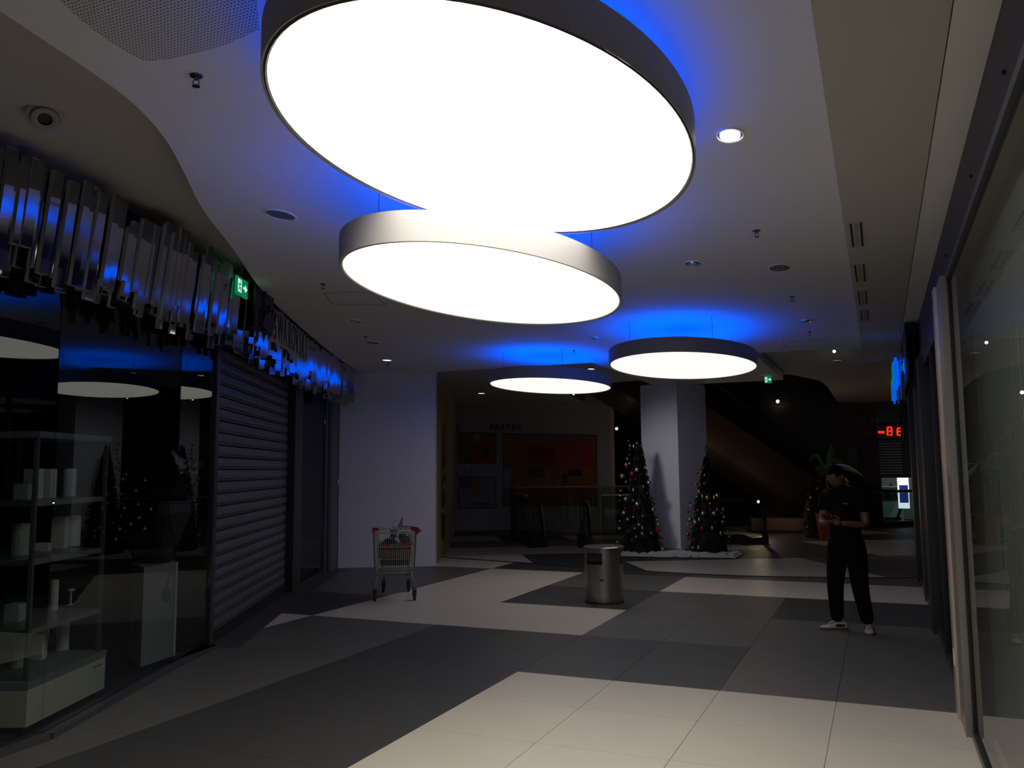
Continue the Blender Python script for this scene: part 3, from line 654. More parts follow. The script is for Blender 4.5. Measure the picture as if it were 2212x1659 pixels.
MB().lathe([(R+.004,.0),(R+.004,.022),(R-.01,.024)], 48).build('base_ring', mat('bin_base', (.03,.03,.03), .6), t, True)
MB().prism([(R*math.cos(math.radians(-8))+.002,R*math.sin(math.radians(-8))),(R*math.cos(math.radians(-2))+.003,R*math.sin(math.radians(-2))),(R*math.cos(math.radians(-14))+.002,R*math.sin(math.radians(-14)))], .27, .30).build('dent_mark', mat('dent', (.08,.08,.08), .5), t)

# ================================================================ SHOPPING TROLLEY
ct = thing('shopping_trolley', 'small wire shopping trolley with a red ended handle, parked before the white wall', 'trolley', (-5.60,9.27,0), math.radians(29.7))
M_wire = mat('zinc_wire', (.60,.60,.58), .35, .7); M_tubec = mat('trolley_tube', (.30,.30,.30), .35, .7); M_redp = mat('red_plastic', (.30,.012,.012), .4); M_tyre = mat('wheel_rubber', (.02,.02,.022), .6); M_hand = mat('handle_white', (.40,.38,.36), .5)
def P(x, y, z): return Vector((x, y, z))
# corners of the basket: back (near viewer) at y=-.02, front at y=.74
bb = {'bl':P(-.235,-.02,.37),'br':P(.235,-.02,.37),'tl':P(-.262,-.06,.845),'tr':P(.262,-.06,.845),'fbl':P(-.17,.70,.46),'fbr':P(.17,.70,.46),'ftl':P(-.20,.76,.82),'ftr':P(.20,.76,.82)}
def grid(a, b, c, d, nu, nv, name, r=.0028): # a-b bottom edge, d-c top edge
    m = MB()
    for i in range(nu+1):
        s = i/nu; m.cyl(a.lerp(b, s), d.lerp(c, s), r, n=4, cap=False)
    for j in nv: m.cyl(a.lerp(d, j), b.lerp(c, j), r*1.35, n=5)
    return m.build(name, M_wire, ct)
grid(bb['bl'], bb['br'], bb['tr'], bb['tl'], 20, (0,.30,.62), 'wire_panel')
grid(bb['bl'], bb['fbl'], bb['ftl'], bb['tl'], 22, (0,.3,.62), 'wire_panel')
grid(bb['br'], bb['fbr'], bb['ftr'], bb['tr'], 22, (0,.3,.62), 'wire_panel')
grid(bb['fbl'], bb['fbr'], bb['ftr'], bb['ftl'], 14, (0,.3,.62), 'wire_panel')
grid(bb['bl'], bb['br'], bb['fbr'], bb['fbl'], 14, (0,.25,.5,.75,1), 'wire_base')
MB().tube([bb['tl'],bb['ftl'],bb['ftr'],bb['tr']], .006, 6, True).build('rim', M_wire, ct)
MB().tube([P(-.262,-.075,.83),P(.262,-.075,.83)], .006, 6).build('rim_bar', M_wire, ct)
# chassis
for s in (-1, 1):
    MB().tube([P(.245*s,0,.155),P(.232*s,.0,.25),P(.205*s,.01,.335),P(.18*s,.10,.345),P(.15*s,.62,.40)], .011, 7).build('chassis_tube', M_tubec, ct)
    MB().tube([P(.215*s,.02,.335),P(.13*s,.28,.27),P(.15*s,.70,.20),P(.165*s,.80,.165)], .011, 7).build('lower_tube', M_tubec, ct)
    MB().tube([P(.24*s,-.02,.345),P(.262*s,-.085,.87)], .009, 6).build('handle_post', M_tubec, ct)
MB().tube([P(-.235,-.005,.345),P(.235,-.005,.345)], .010, 7).build('cross_bar', M_tubec, ct)
MB().tube([P(-.135,.27,.272),P(.135,.27,.272)], .010, 7).build('cross_bar', M_tubec, ct)
wh = None
for x, y in ((-.245,0),(.245,0),(-.165,.80),(.165,.80)):
    m = MB().cyl((-.014,0,.065),(.014,0,.065),.065,n=20)
    w = m.build('wheel', M_tyre, ct, loc=(x,y,0)); w.rotation_euler = (0,0,-.15 if y else .12)
    MB().cyl((-.018,0,.065),(.018,0,.065),.02,n=10).build('hub', M_tubec, w)
    MB().box(-.022,-.017,-.03,.03,.06,.150).box(.017,.022,-.03,.03,.06,.150).box(-.022,.022,-.03,.03,.145,.155).build('fork', M_tyre, w)
MB().cyl((-.20,-.09,.885),(.20,-.09,.885),.014,n=12).build('handle', M_hand, ct)
for s in (-1,1):
    MB().cyl((.20*s,-.09,.885),(.275*s,-.09,.885),.020,n=12).box(.262*s-.014,.262*s+.014,-.11,-.05,.845,.885).build('handle_end', M_redp, ct)
for k in range(6): MB().cyl((-.17+.065*k,-.09,.885),(-.14+.065*k,-.09,.885),.0146,n=12).build('handle_print', mat('print_grey', (.55,.55,.52), .5), ct)
MB().box(-.06,.06,-.105,-.085,.655,.70).build('coin_lock', mat('lock_grey', (.22,.22,.2), .5), ct)
R_ct = ct.matrix_basis
def introlley(name, mb, m, label, cat, c):
    o = mb.build(name, m); o.location = (Matrix.Translation((-5.60,9.27,0)) @ Matrix.Rotation(math.radians(29.7),4,'Z')) @ Vector(c); o.rotation_euler = (0,0,math.radians(29.7)); tag(o, label, cat); return o
def rbox(w, d, h, taper=1.0): return MB().hexa([(-w/2,-d/2,0),(w/2,-d/2,0),(w/2,d/2,0),(-w/2,d/2,0),(-w/2*taper,-d/2*taper,h),(w/2*taper,-d/2*taper,h),(w/2*taper,d/2*taper,h),(-w/2*taper,d/2*taper,h)])
introlley('black_crate', rbox(.36,.42,.10), M_black, 'black crate at the bottom of the shopping trolley', 'crate', (0,.30,.418))
introlley('cardboard_box', rbox(.40,.46,.10), mat('cardboard', (.20,.13,.07), .8), 'flat brown cardboard box in the middle of the shopping trolley', 'box', (0,.28,.520))
o = introlley('shopping_bag', rbox(.40,.36,.05,1.05).box(-.21,.21,-.19,.19,.05,.062), M_redp, 'red edged dark bag lying on the cardboard box in the trolley', 'bag', (0,.26,.622))
MB().hexa([(-.17,-.15,.0),(.02,-.15,.0),(.02,.15,0),(-.17,.15,.0),(-.13,-.08,.055),(-.01,-.08,.06),(-.02,.08,.06),(-.12,.08,.05)]).build('dark_bundle', M_black, o, loc=(0,0,.063))
MB().tube([(-.12,-.16,.06),(-.10,-.17,.13),(-.05,-.17,.165),(.03,-.17,.15)], .005, 5).build('bag_handle', M_black, o)
def crumple(w, d, h, seed, n=9):
    rr = random.Random(seed); m = MB(); vs = []; k = 14
    for j in range(n):
        t = j/(n-1); rr_ = math.sin(math.pi*(.12+.80*t))**.5
        for i in range(k):
            a = 2*math.pi*i/k; q = 1+rr.uniform(-.16,.16)
            vs.append((w/2*rr_*q*math.cos(a), d/2*rr_*q*math.sin(a), h*t*(1+rr.uniform(-.04,.04))))
    fs = [(j*k+i, j*k+(i+1)%k, (j+1)*k+(i+1)%k, (j+1)*k+i) for j in range(n-1) for i in range(k)]
    return m.add(vs, fs+[tuple(range(k-1,-1,-1)), tuple(range((n-1)*k, n*k))])
introlley('plastic_bag', crumple(.16,.20,.14,4), mat('plastic_film', (.10,.11,.13), .3), 'crumpled grey plastic bag standing at the right side of the trolley', 'bag', (.12,.30,.686))
introlley('paper_bag', crumple(.10,.16,.13,9), mat('white_film', (.22,.22,.22), .4), 'crumpled white bag beside the grey one in the trolley', 'bag', (-.02,.33,.747))
fl = introlley('folded_leaflet', MB().hexa([(-.02,-.01,0),(.19,-.01,0),(.19,.03,0),(-.02,.03,0),(-.01,-.01,.02),(.16,-.01,.012),(.16,.03,.012),(-.01,.03,.02)]).hexa([(-.03,0,.0),(.03,0,.0),(.03,.02,.0),(-.03,.02,.0),(.02,0,.11),(.04,0,.115),(.04,.02,.115),(.02,.02,.11)]), mat('leaflet', (.20,.19,.18), .5), 'folded grey leaflet standing on the trolley handle', 'leaflet', (.06,-.10,.906))
MB().tube([(-.03,.01,.08),(-.07,.02,.07),(-.09,.03,.02),(-.09,.05,-.02)], .003, 5).build('cord', M_black, fl)
MB().extr([(.20,-.01,-.10),(.27,-.01,-.045),(.22,-.01,.0),(.19,-.01,-.02)], (0,.004,0)).build('red_tag', M_redp, fl)

# ================================================================ CHRISTMAS TREES
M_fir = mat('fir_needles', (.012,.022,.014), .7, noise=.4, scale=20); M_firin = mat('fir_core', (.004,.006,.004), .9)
def fir(x, y, z0, r0, h, seed, nb, label, top=False):
    t = thing('christmas_tree', label, 'christmas tree', (x, y, z0))
    rr = random.Random(seed); m = MB()
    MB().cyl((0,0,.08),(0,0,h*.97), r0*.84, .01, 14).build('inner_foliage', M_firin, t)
    for k in range(nb):
        f = rr.random()**.85; z = .06+f*(h-.10); a = rr.uniform(0,2*math.pi); R = r0*(1-f)**.92*rr.uniform(.85,1.06)+.012
        c = Vector((math.cos(a),math.sin(a),0)); b = c*R*.55+Vector((0,0,z+.05)); e = c*R+Vector((0,0,z-.02-rr.uniform(0,.03)))
        s = Vector((-c.y,c.x,0))
        for q in range(5):
            u = .35+.15*q; p = b.lerp(e, u); w = .05*(1.25-u)*(1 if R > .1 else .6)
            m.add([p+s*w*.2, p+s*w+c*.022+Vector((0,0,-.012)), p-s*w*.2, p-s*w+c*.022+Vector((0,0,-.012)), p+c*.035], [(0,1,4),(2,3,4),(0,4,2)])
    m.build('foliage', M_fir, t)
    MB().cyl((0,0,0),(0,0,.12), .05, .04, 8).build('trunk', mat('trunk_brown', (.04,.025,.015), .8), t)
    MB().lathe([(.16,0),(.16,.02),(.05,.035)], 12, cap0=True).build('stand', M_black, t)
    if top: MB().tube([(0,0,h-.05),(.01,0,h+.06),(-.012,.0,h+.10),(.012,0,h+.15),(0,0,h+.20)], .012, 6).build('tip', M_fir, t)
    return t
T1 = (-4.20,15.86,.0,.43,2.17); T2 = (-3.0,16.18,.0,.42,1.86)
fir(*T1, 1, 620, 'taller decorated Christmas tree at the left of the white column')
fir(*T2, 2, 560, 'shorter decorated Christmas tree with a crooked tip at the right of the white column', True)
M_silver = mat('silver_bauble', (.62,.61,.58), .18, .9); M_gold = mat('gold_bauble', (.50,.42,.22), .2, .9); M_redb = mat('red_bauble', (.42,.015,.02), .25, .3); M_pale = mat('pale_bauble', (.55,.53,.42), .3, .5)
protos = {}
def bauble_at(T, u, v, r, kind, side, sq=(1,1,1)):
    x, y, z0, R0, h = T; d = ray(u, v); best = None
    for k in range(400):
        tt = (y-.8)/d.y+k*.004/abs(d.y)*1.0; p = EYEP+d*tt
        f = (p.z-z0)/h; Rz = R0*max(0, 1-f)**.92+.015; q = math.hypot(p.x-x, p.y-y)
        if q <= Rz+.012: best = p; break
        if best is None or q-Rz < best_e: best_e = q-Rz; best = p.copy()
    key = (kind, round(r,3), sq)
    nm = {'s':'silver_bauble','g':'gold_bauble','r':'red_bauble','p':'pale_bauble'}[kind]; mt = {'s':M_silver,'g':M_gold,'r':M_redb,'p':M_pale}[kind]
    col = {'s':'silver','g':'gold','r':'red','p':'pale'}[kind]; size = 'large' if r > .04 else 'small'; shp = ' elongated' if sq[2] > 1.2 else ''
    fz = (best.z-z0)/h; rx = (best-Vector((x,y,best.z))).dot(Vector((RT.x,RT.y,0)))/(R0*max(.12,1-fz))
    vb = ['at the foot of','low on','below the middle of','above the middle of','high on','at the top of'][max(0, min(5, int(fz*6)))]; hb_ = 'left edge' if rx < -.62 else 'left of centre' if rx < -.15 else 'centre' if rx < .15 else 'right of centre' if rx < .62 else 'right edge'
    lab = '%s%s %s bauble %s the %s Christmas tree, %s' % (size, shp, col, vb, side, hb_)
    grp = '%s%s %s baubles on the %s tree' % (size, shp, col, side)
    if key not in protos:
        o = MB().ball((0,0,0), r, 14 if r > .03 else 10, 8 if r > .03 else 6, sq).build(nm, mt, smooth=True); o.location = best; protos[key] = o
        MB().cyl((0,0,r*sq[2]*.94),(0,0,r*sq[2]+.012), .008, n=6).build('cap', M_gold, o)
    else:
        o = protos[key].copy(); COL.objects.link(o); o.location = best
        for ch in protos[key].children: c = ch.copy(); COL.objects.link(c); c.parent = o
    tag(o, lab, 'bauble', grp)
def conv(L): return [(1280+a/3.456, 780+b/3.456) for a, b in L]
for T, side, sets in ((T1, 'left', {
    ('s',.052):[(220,860),(248,1032),(234,1135),(330,812),(333,1068),(420,908)], ('r',.045):[(294,842),(487,1262)], ('g',.05):[(452,1110)],
    ('s',.026):[(278,632),(332,612),(275,765),(258,730),(250,902),(378,938),(303,1042),(210,968),(204,1005),(304,1165),(375,1157),(314,1250),(204,1196),(325,1312),(480,1187),(438,1285),(185,1352)],
    ('p',.030):[(262,1182),(346,1222),(370,1288),(200,1250),(488,1220),(250,772),(522,1402)], ('pe',.020):[(304,962),(372,1247),(306,636)],
    ('r',.022):[(268,597),(327,648),(357,632),(277,662),(274,700),(378,697),(320,732),(272,953),(408,988),(243,1098),(342,1100),(428,1020),(263,1270),(385,1308),(295,1340),(510,1350),(200,1042),(255,790),(285,888),(320,882)]}),
    (T2, 'right', {
    ('s',.048):[(825,1137),(930,1005),(726,1182),(765,1203)], ('g',.055):[(857,1020),(907,1138)], ('g',.042):[(710,1293),(1020,1312),(980,1165)], ('r',.040):[(818,1248)],
    ('s',.024):[(802,806),(837,852),(835,915),(778,1012),(878,1062),(785,1115),(928,1108),(962,1135),(1008,1272),(715,1220),(768,915)],
    ('p',.026):[(732,1078),(748,1392),(972,1200)], ('pe',.022):[(793,975),(820,1010),(907,1018),(973,1105),(795,1183),(893,1245),(957,1285),(790,1390)],
    ('r',.022):[(828,800),(815,832),(780,840),(782,925),(808,985),(727,1058),(755,1108),(715,1125),(880,1110),(917,1205),(755,1328),(785,942),(712,1335),(1015,1350)]})):
    for (k, r), L in sets.items():
        for u, v in conv(L): bauble_at(T, u, v, r, k[0], side, (1,1,1.9) if k == 'pe' else (1,1,1))
# snow cloth
rr = random.Random(8); m = MB(); nx, ny = 34, 12; vs = []
A0, A1, B1, B0 = Vector((-4.75,15.20)), Vector((-2.42,15.62)), Vector((-2.40,16.38)), Vector((-4.85,16.15))
for j in range(ny+1):
    for i in range(nx+1):
        p = (A0.lerp(A1, i/nx)).lerp(B0.lerp(B1, i/nx), j/ny); ed = min(j, ny-j, i, nx-i)
        z = .012+(0 if ed == 0 else rr.uniform(.015,.075))
        if i < 3 and j < 5 and ed: z += .10
        if j == 0: p.y += rr.uniform(-.05,.05)
        vs.append((p.x,p.y,z))
fs = [(j*(nx+1)+i, j*(nx+1)+i+1, (j+1)*(nx+1)+i+1, (j+1)*(nx+1)+i) for j in range(ny) for i in range(nx)]
o = m.add(vs, fs).build('snow_cloth', mat('snow_fleece', (.62,.60,.56), .9)); tag(o, 'crumpled white fleece laid like snow around the foot of the column and trees', 'cloth')
md = o.modifiers.new('thick', 'SOLIDIFY'); md.thickness = .008; md.offset = 1

# ================================================================ ESCALATORS AND BALUSTRADES
M_rub = mat('handrail_rubber', (.012,.012,.013), .35); M_truss = mat('truss_cladding', (.13,.10,.08), .3, .7); M_step = mat('step_metal', (.12,.12,.12), .5, .6)
def esc_up():
    d1 = ray(1800,1000); d2 = ray(1540,825)
    k1 = 24/math.hypot(d1.x,d1.y); k2 = 21.8/math.hypot(d2.x,d2.y); p1 = EYEP+d1*k1; p2 = EYEP+d2*k2
    h = Vector((p2.x-p1.x, p2.y-p1.y, 0)); sl = (p2.z-p1.z)/h.length; h.normalize(); w = Vector((h.y,-h.x,0))
    if w.y < 0: w = -w
    s0 = p1-h*((p1.z-.95)/sl); s0.z = 0
    t = thing('escalator', 'dark escalator climbing to the left behind the white column', 'escalator', s0)
    L = 8.6
    for q, nm in ((0,'near'),(1.25,'far')):
        o = w*q
        pts = [h*a+Vector((0,0,b)) for a,b in ((-1.9,.12),(-2.02,.35),(-2.0,.62),(-1.85,.85),(-1.6,.95),(-.3,.95))]+[h*a+Vector((0,0,.95+a*sl)) for a in (.3,2,4,6,8.6)]
        MB().tube([x+o for x in pts], .04, 8).build('handrail', M_rub, t)
        MB().extr([h*a+Vector((0,0,b))+o for a,b in ((-1.6,.15),(0,.15),(L,L*sl+.15),(L,L*sl+.9),(0,.9),(-1.6,.9),(-1.9,.6))], w*.01).build('balustrade_panel', M_glassB, t)
    def side(o): return [h*a+Vector((0,0,b))+o for a,b in ((-2.1,.0),(1.35,.0),(L,L*sl-.85),(L,L*sl+.16),(0,.16),(-2.1,.16))]
    MB().extr(side(w*-.16), w*.12).build('side_cladding', M_truss, t); MB().extr(side(w*1.30), w*.1).build('side_cladding', M_truss, t)
    MB().extr([h*a+Vector((0,0,b))+w*-.1 for a,b in ((1.3,-.0),(L,L*sl-.88),(L,L*sl-.80),(1.3,.06))], w*1.4).build('truss_underside', M_truss, t)
    for k in range(26):
        a = k*.33; MB().extr([h*(a+x)+Vector((0,0,a*sl+z))+w*.04 for x,z in ((0,-.1),(.33,-.1),(.33,.19),(.0,.19-.01),(0,0))], w*1.17).build('step', M_step, t)
    MB().extr([h*a+Vector((0,0,b))+w*.04 for a,b in ((-2.1,0),(.0,0),(0,.03),(-2.1,.03))], w*1.17).build('comb_plate', M_step, t)
esc_up()
def newel(loc, e, w, label, name='escalator_newel', rail=None, H=.95):
    t = thing(name, label, 'escalator', loc)
    e = Vector((e[0],e[1],0)); L = e.length; e.normalize(); n = Vector((-e.y,e.x,0))
    MB().extr([e*a+Vector((0,0,b))-n*.09 for a,b in ((-.05,0),(L+.04,0),(L+.02,.10),(L*.75,.24),(L*.2,.22),(-.05,.28))], n*.18).build('newel_base', M_black, t)
    MB().tube([e*(L*a)+Vector((0,0,b)) for a,b in ((0,.15),(-.02,.6),(.06,H-.12),(.28,H-.02),(.5,H),(.7,H-.1),(.86,H-.35),(1.0,.15))], .038, 8).build('handrail', M_rub, t)
    MB().extr([e*(L*a)+Vector((0,0,b)) for a,b in ((.05,.2),(.06,H-.15),(.3,H-.06),(.5,H-.05),(.7,H-.15),(.93,.2))], n*.01).build('balustrade_panel', M_glassB, t)
    return t
p = onz(1147,1183,0); q = onz(1176,1181,0); newel(p, (q.x-p.x,q.y-p.y), 0, 'left black handrail arch at the head of the down escalator'); 
p = onz(1258,1183,0); q = onz(1276,1180,0); newel(p, (q.x-p.x,q.y-p.y), 0, 'right black handrail arch at the head of the down escalator, behind the bin')
# side seen newel right of the trees
p = onz(1650,1173,0); t = thing('escalator_newel', 'black handrail end and glass panel right of the shorter Christmas tree', 'escalator', p)
e = Vector((-AX[0],-AX[1],0)); n = Vector((-e.y,e.x,0))
MB().tube([e*a+Vector((0,0,b)) for a,b in ((0,.1),(-.04,.45),(.02,.72),(.18,.88),(.4,.92),(1.1,.90),(1.6,.86))], .04, 8).build('handrail', M_rub, t)
MB().extr([e*a+Vector((0,0,b)) for a,b in ((.03,.1),(.02,.5),(.12,.78),(.4,.87),(1.6,.8),(1.6,.1))], n*.01).build('balustrade_panel', M_glassB, t)
MB().extr([e*a+Vector((0,0,b))-n*.12 for a,b in ((-.06,0),(1.6,0),(1.6,.2),(.5,.2),(.3,.12),(.0,.14),(-.06,.2))], n*.24).build('newel_base', M_black, t)
def rail_run(pts, H, label, posts=True):
    t = thing('glass_balustrade', label, 'balustrade', (pts[0][0],pts[0][1],0)); o = Vector((pts[0][0],pts[0][1],0))
    P3 = [Vector((a,b,0))-o for a,b in pts]
    for a, b in zip(P3[:-1], P3[1:]):
        n = (b-a).normalized(); n = Vector((-n.y,n.x,0))*.012
        MB().extr([a+Vector((0,0,.06)),b+Vector((0,0,.06)),b+Vector((0,0,H-.03)),a+Vector((0,0,H-.03))], n).build('glass_panel', M_glassB, t)
        MB().extr([a,b,b+Vector((0,0,.07)),a+Vector((0,0,.07))], n*2).build('base_channel', M_frame, t)
    MB().tube([p+Vector((0,0,H)) for p in P3], .022, 8).build('top_rail', mat('top_rail_steel', (.5,.48,.42), .3, .8), t)
    return t
rail_run([(-8.15,18.95),(-7.75,19.35),(-7.1,19.7),(-6.2,20.1),(-5.2,20.5)], 1.18, 'rear curved glass balustrade with a steel rail in front of the map wall')
rail_run([(-5.42,17.30),(-5.05,17.42),(-4.4,17.62)], 1.06, 'front glass balustrade between the down escalator and the left tree')
rail_run([(-7.95,18.4),(-7.0,17.0)], 1.05, 'left glass balustrade beside the down escalator')
p = onz(1112,1160,0); t = thing('balustrade_post', 'broad dark post at the left end of the rear glass balustrade', 'post', p); MB().box(-.09,.09,-.06,.06,0,1.18).build('post', mat('post_bronze', (.10,.09,.07), .5, .3), t); MB().box(-.12,.12,-.08,.08,0,.05).build('foot', M_black, t)
m = MB(); rr = random.Random(2)
for k in range(14):
    x = -7.6+k*.19; y = 18.2-.06*k; top = 1.0-rr.uniform(0,.05); m.tube([(x,y,top),(x+.005,y,top-.55)], .0015, 3)
    for q in range(rr.randint(4,8)): m.ball((x,y,top-rr.uniform(.05,.6)), .007, 5, 4)
o = m.build('light_curtain', mat('bead_string', (.6,.6,.58), .3, .5)); tag(o, 'curtain of tiny unlit fairy lights hanging on the balustrade glass', 'fairy lights', kind='stuff')
o = MB().tube([(-7.75,18.25,.98),(-7.0,17.95,1.02),(-6.2,17.7,1.03),(-5.3,17.6,1.02)], .004, 4).build('light_wire', M_cable); tag(o, 'thin sagging wire carrying the fairy light curtain', 'wire')
bn = onz(1690,1150,0); t = thing('bench', 'low brown bench in the dark beyond the escalator', 'bench', bn, .2); MB().box(-.75,.75,-.2,.2,.06,.36).build('seat_block', mat('bench_brown', (.14,.08,.05), .6), t); MB().box(-.70,.70,-.16,.16,0,.06).build('plinth', M_black, t)

# ================================================================ BACK WALL MAPS
BW0, BW1 = Vector((-10.60,20.66,0)), Vector((-6.5,21.68,0)); bd_ = (BW1-BW0).normalized(); bn_ = Vector((bd_.y,-bd_.x,0))
def onw(u, v, off=.0):
    r = ray(u, v); o = BW0+bn_*off; k = bn_.dot(o-EYEP)/bn_.dot(r); return EYEP+r*k
def wall_patch(corners, col, name, parent, off, rough=.6):
    pts = [onw(u, v, off)-(parent.location if parent else Vector()) for u, v in corners]
    return MB().extr(pts, -bn_*.012).build(name, mat('ink_%02d%02d%02d' % tuple(int(c*99) for c in col), col, rough), parent)
def rect(u0, v0, u1, v1): return [(u0,v0),(u1,v0+ (u1-u0)*.02),(u1,v1+(u1-u0)*-.0),(u0,v1)]
def poster(u0, v0, u1, v1, label, patches, base):
    t = thing('wall_map', label, 'poster', onw((u0+u1)/2,(v0+v1)/2,.0)); wall_patch(rect(u0,v0,u1,v1), (.02,.02,.022), 'frame', t, .03); wall_patch(rect(u0+1.5,v0+1.5,u1-1.5,v1-1.5), base, 'sheet', t, .036)
    for r, c in patches: wall_patch(rect(*r), c, 'printed_area', t, .041)
    return t
poster(992,934,1072,1001,'upper left wall map with yellow, orange and green areas', [((995,937,1020,998),(.22,.17,.04)),((1040,940,1070,985),(.24,.10,.03)),((1043,965,1056,982),(.03,.09,.02)),((1003,988,1066,1000),(.35,.07,.02)),((1022,937,1038,954),(.28,.30,.33))], (.16,.15,.08))
poster(1087,936,1290,1092,'large orange and brown wall map behind the balustrade', [((1092,940,1200,1005),(.30,.10,.03)),((1140,965,1240,1003),(.36,.05,.02)),((1248,955,1280,1010),(.38,.04,.02)),((1106,1010,1190,1060),(.25,.15,.04)),((1195,1008,1280,1060),(.28,.11,.03)),((1215,1022,1226,1042),(.05,.08,.02)),((1228,1014,1258,1028),(.05,.08,.02)),((1088,1012,1104,1055),(.28,.28,.28)),((1140,1005,1175,1030),(.14,.07,.12))], (.26,.09,.035))
poster(990,1028,1072,1098,'lower left wall map with a blue and a yellow area', [((994,1032,1018,1053),(.06,.12,.22)),((1018,1031,1037,1071),(.26,.18,.03)),((1023,1085,1060,1094),(.18,.12,.08))], (.24,.26,.30))
for s, u, v, sz in (('PARTER',1098,931,.26),('U',994,930,.22),('EL -1',1001,1023,.24)):
    p = onw(u, v, .045); tt = thing('wall_heading', 'dark heading %s above a wall map' % s, 'lettering', p); [text('letter', ch, sz, M_black, tt, frame(bd_*(sz*.58*(k_-len(s)/2)), bd_, (0,0,1)), .003, sx=.8) for k_, ch in enumerate(s) if ch != ' ']

# ================================================================ YELLOW ADVERT
a0, a1 = Vector((-7.13,13.20,0)), Vector((-8.16,15.52,0)); ad = (a1-a0).normalized(); an = Vector((-ad.y,ad.x,0)); an = an if an.x > 0 else -an
t = thing('advert_panel', 'tall dull yellow advertisement with dark bottle shapes on the passage wall', 'poster', a0)
MB().extr([ad*.15+Vector((0,0,.05)),ad*2.4+Vector((0,0,.05)),ad*2.4+Vector((0,0,3.1)),ad*.15+Vector((0,0,3.1))], an*.03).build('sheet', mat('advert_yellow', (.26,.20,.02), .6, noise=.3, scale=1.5), t)
for s, z0, z1, w in ((.9,.35,2.45,.22),(1.35,.3,2.6,.26)):
    m = MB(); m.extr([ad*(s+x*w)+Vector((0,0,z0+(z1-z0)*z))+an*.031 for x,z in ((-1,.1),(-.8,0),(.8,0),(1,.1),(1,.62),(.45,.75),(.4,.97),(-.4,.97),(-.45,.75),(-1,.62))], an*.006); m.build('bottle_print', mat('ink_plum', (.035,.02,.05), .4), t)
    for z in (.22,.42,.55): MB().extr([ad*(s+x*w)+Vector((0,0,z0+(z1-z0)*zz))+an*.038 for x,zz in ((-.7,z),(.7,z),(.7,z+.05),(-.7,z+.05))], an*.003).build('label_print', mat('ink_grey', (.2,.2,.22), .5), t)

# ================================================================ FAR RIGHT END
YB = 26.0
bk = struct(MB().prism([(-3.2,YB+.02),(ony(1902,1000,YB).x,YB+.02),(ony(1902,1000,YB).x,YB+.2),(-3.2,YB+.2)], 0, 6.9).build('wall_end', mat('brown_wall', (.09,.06,.05), .8)))
x0, x1 = ony(1902,1000,YB).x, ony(1957,1000,YB).x
zt = ony(1930,1032,YB).z
MB().box(x0,3.2,YB+.02,YB+.2,zt,6.9).build('lintel', M_black, bk); MB().box(x1+.25,3.2,YB+.02,YB+.2,0,zt).build('pier', M_black, bk)
def plate(name, u0, v0, u1, v1, y, dz, m, parent, off=None):
    a = ony(u0, v1, y); b = ony(u1, v0, y); o = off or Vector(); return MB().box(a.x-o.x,b.x-o.x,y-dz-o.y,y-o.y,a.z-o.z,b.z-o.z).build(name, m, parent)
o = plate('wall_screen', 1831,967,1851,1002,YB-.02,.05,M_black,None); tag(o, 'black switched-off screen on the brown end wall', 'screen')
o = plate('sign_box', 1894,889,1944,915,YB-.3,.2,M_black,None); tag(o, 'black box sign above the red display', 'sign')
M_led = mat('led_red', (1,.03,.02), emit=1.0, ecol=(1,.035,.02))
c = ony(1922,932,YB-.35); t = thing('led_display', 'red lit display reading -B E above the slatted blind', 'display', c)
plate('backing', 1894,917,1952,948,YB-.32,.03,M_black,t,c)
def seg(pts, r=.03): return MB().tube([ony(u,v,YB-.40)-c for u,v in pts], r, 6)
seg([(1897,933.5),(1911,934)], .035).build('dash', M_led, t)
seg([(1917,923),(1917,939.5),(1926.5,940),(1926.8,932),(1917,931)], .024).build('letter_b', M_led, t); seg([(1917,923),(1925.5,923),(1926.5,931)], .024).build('letter_b', M_led, t)
seg([(1945,925),(1939,925),(1938.5,932),(1938.5,939.5),(1945.5,940)], .024).build('letter_e', M_led, t); seg([(1938.5,932),(1945.5,932)], .024).build('letter_e', M_led, t)
c = ony(1925,990,YB-.1); t = thing('slatted_blind', 'half lowered pale slatted shutter under the red display', 'blind', c)
for k in range(12):
    v = 957+k*5.85; plate('slat', 1898.5+k*.35,v,1946.5+k*.4,v+2.9,YB-.1,.03,mat('blind_slat', (.42,.40,.40), .5),t,c)
# lit shop
lit = struct(MB().box(x0-.3,3.1,YB+3.0,YB+3.1,0,3.0).build('wall_lit', mat('lit_shop_wall', (.45,.52,.50), .7)))
MB().box(x0-.3,x0-.2,YB+.2,YB+3,0,3.0).build('side_wall', MATS['lit_shop_wall'], lit)
MB().box(x0-.2,3.1,YB+.2,YB+3,2.9,3.0).build('shop_soffit', M_rearceil, lit)
MB().box(x0+.2,x0+1.9,YB+.8,YB+1.6,2.86,2.895).build('light_panel', mat('shop_light_panel', (.9,1,1), emit=2.6, ecol=(.85,1,.97)), lit)
c = ony(1917,1070,YB+2.2); c.z = 0; t = thing('display_shelf', 'pale shelf unit with small goods inside the lit far shop', 'shelf', c)
MB().box(-.42,.42,.18,.2,0,2.2).build('back_panel', mat('shelf_white', (.6,.66,.64), .5), t)
for z in (.55,1.0,1.45,1.9): MB().box(-.42,.42,-.15,.18,z,z+.03).build('shelf_board', MATS['shelf_white'], t)
MB().box(-.42,.42,-.15,.18,0,.55).build('plinth', MATS['shelf_white'], t); MB().box(-.10,.36,-.16,-.15,.62,.95).build('dark_front', M_black, t)
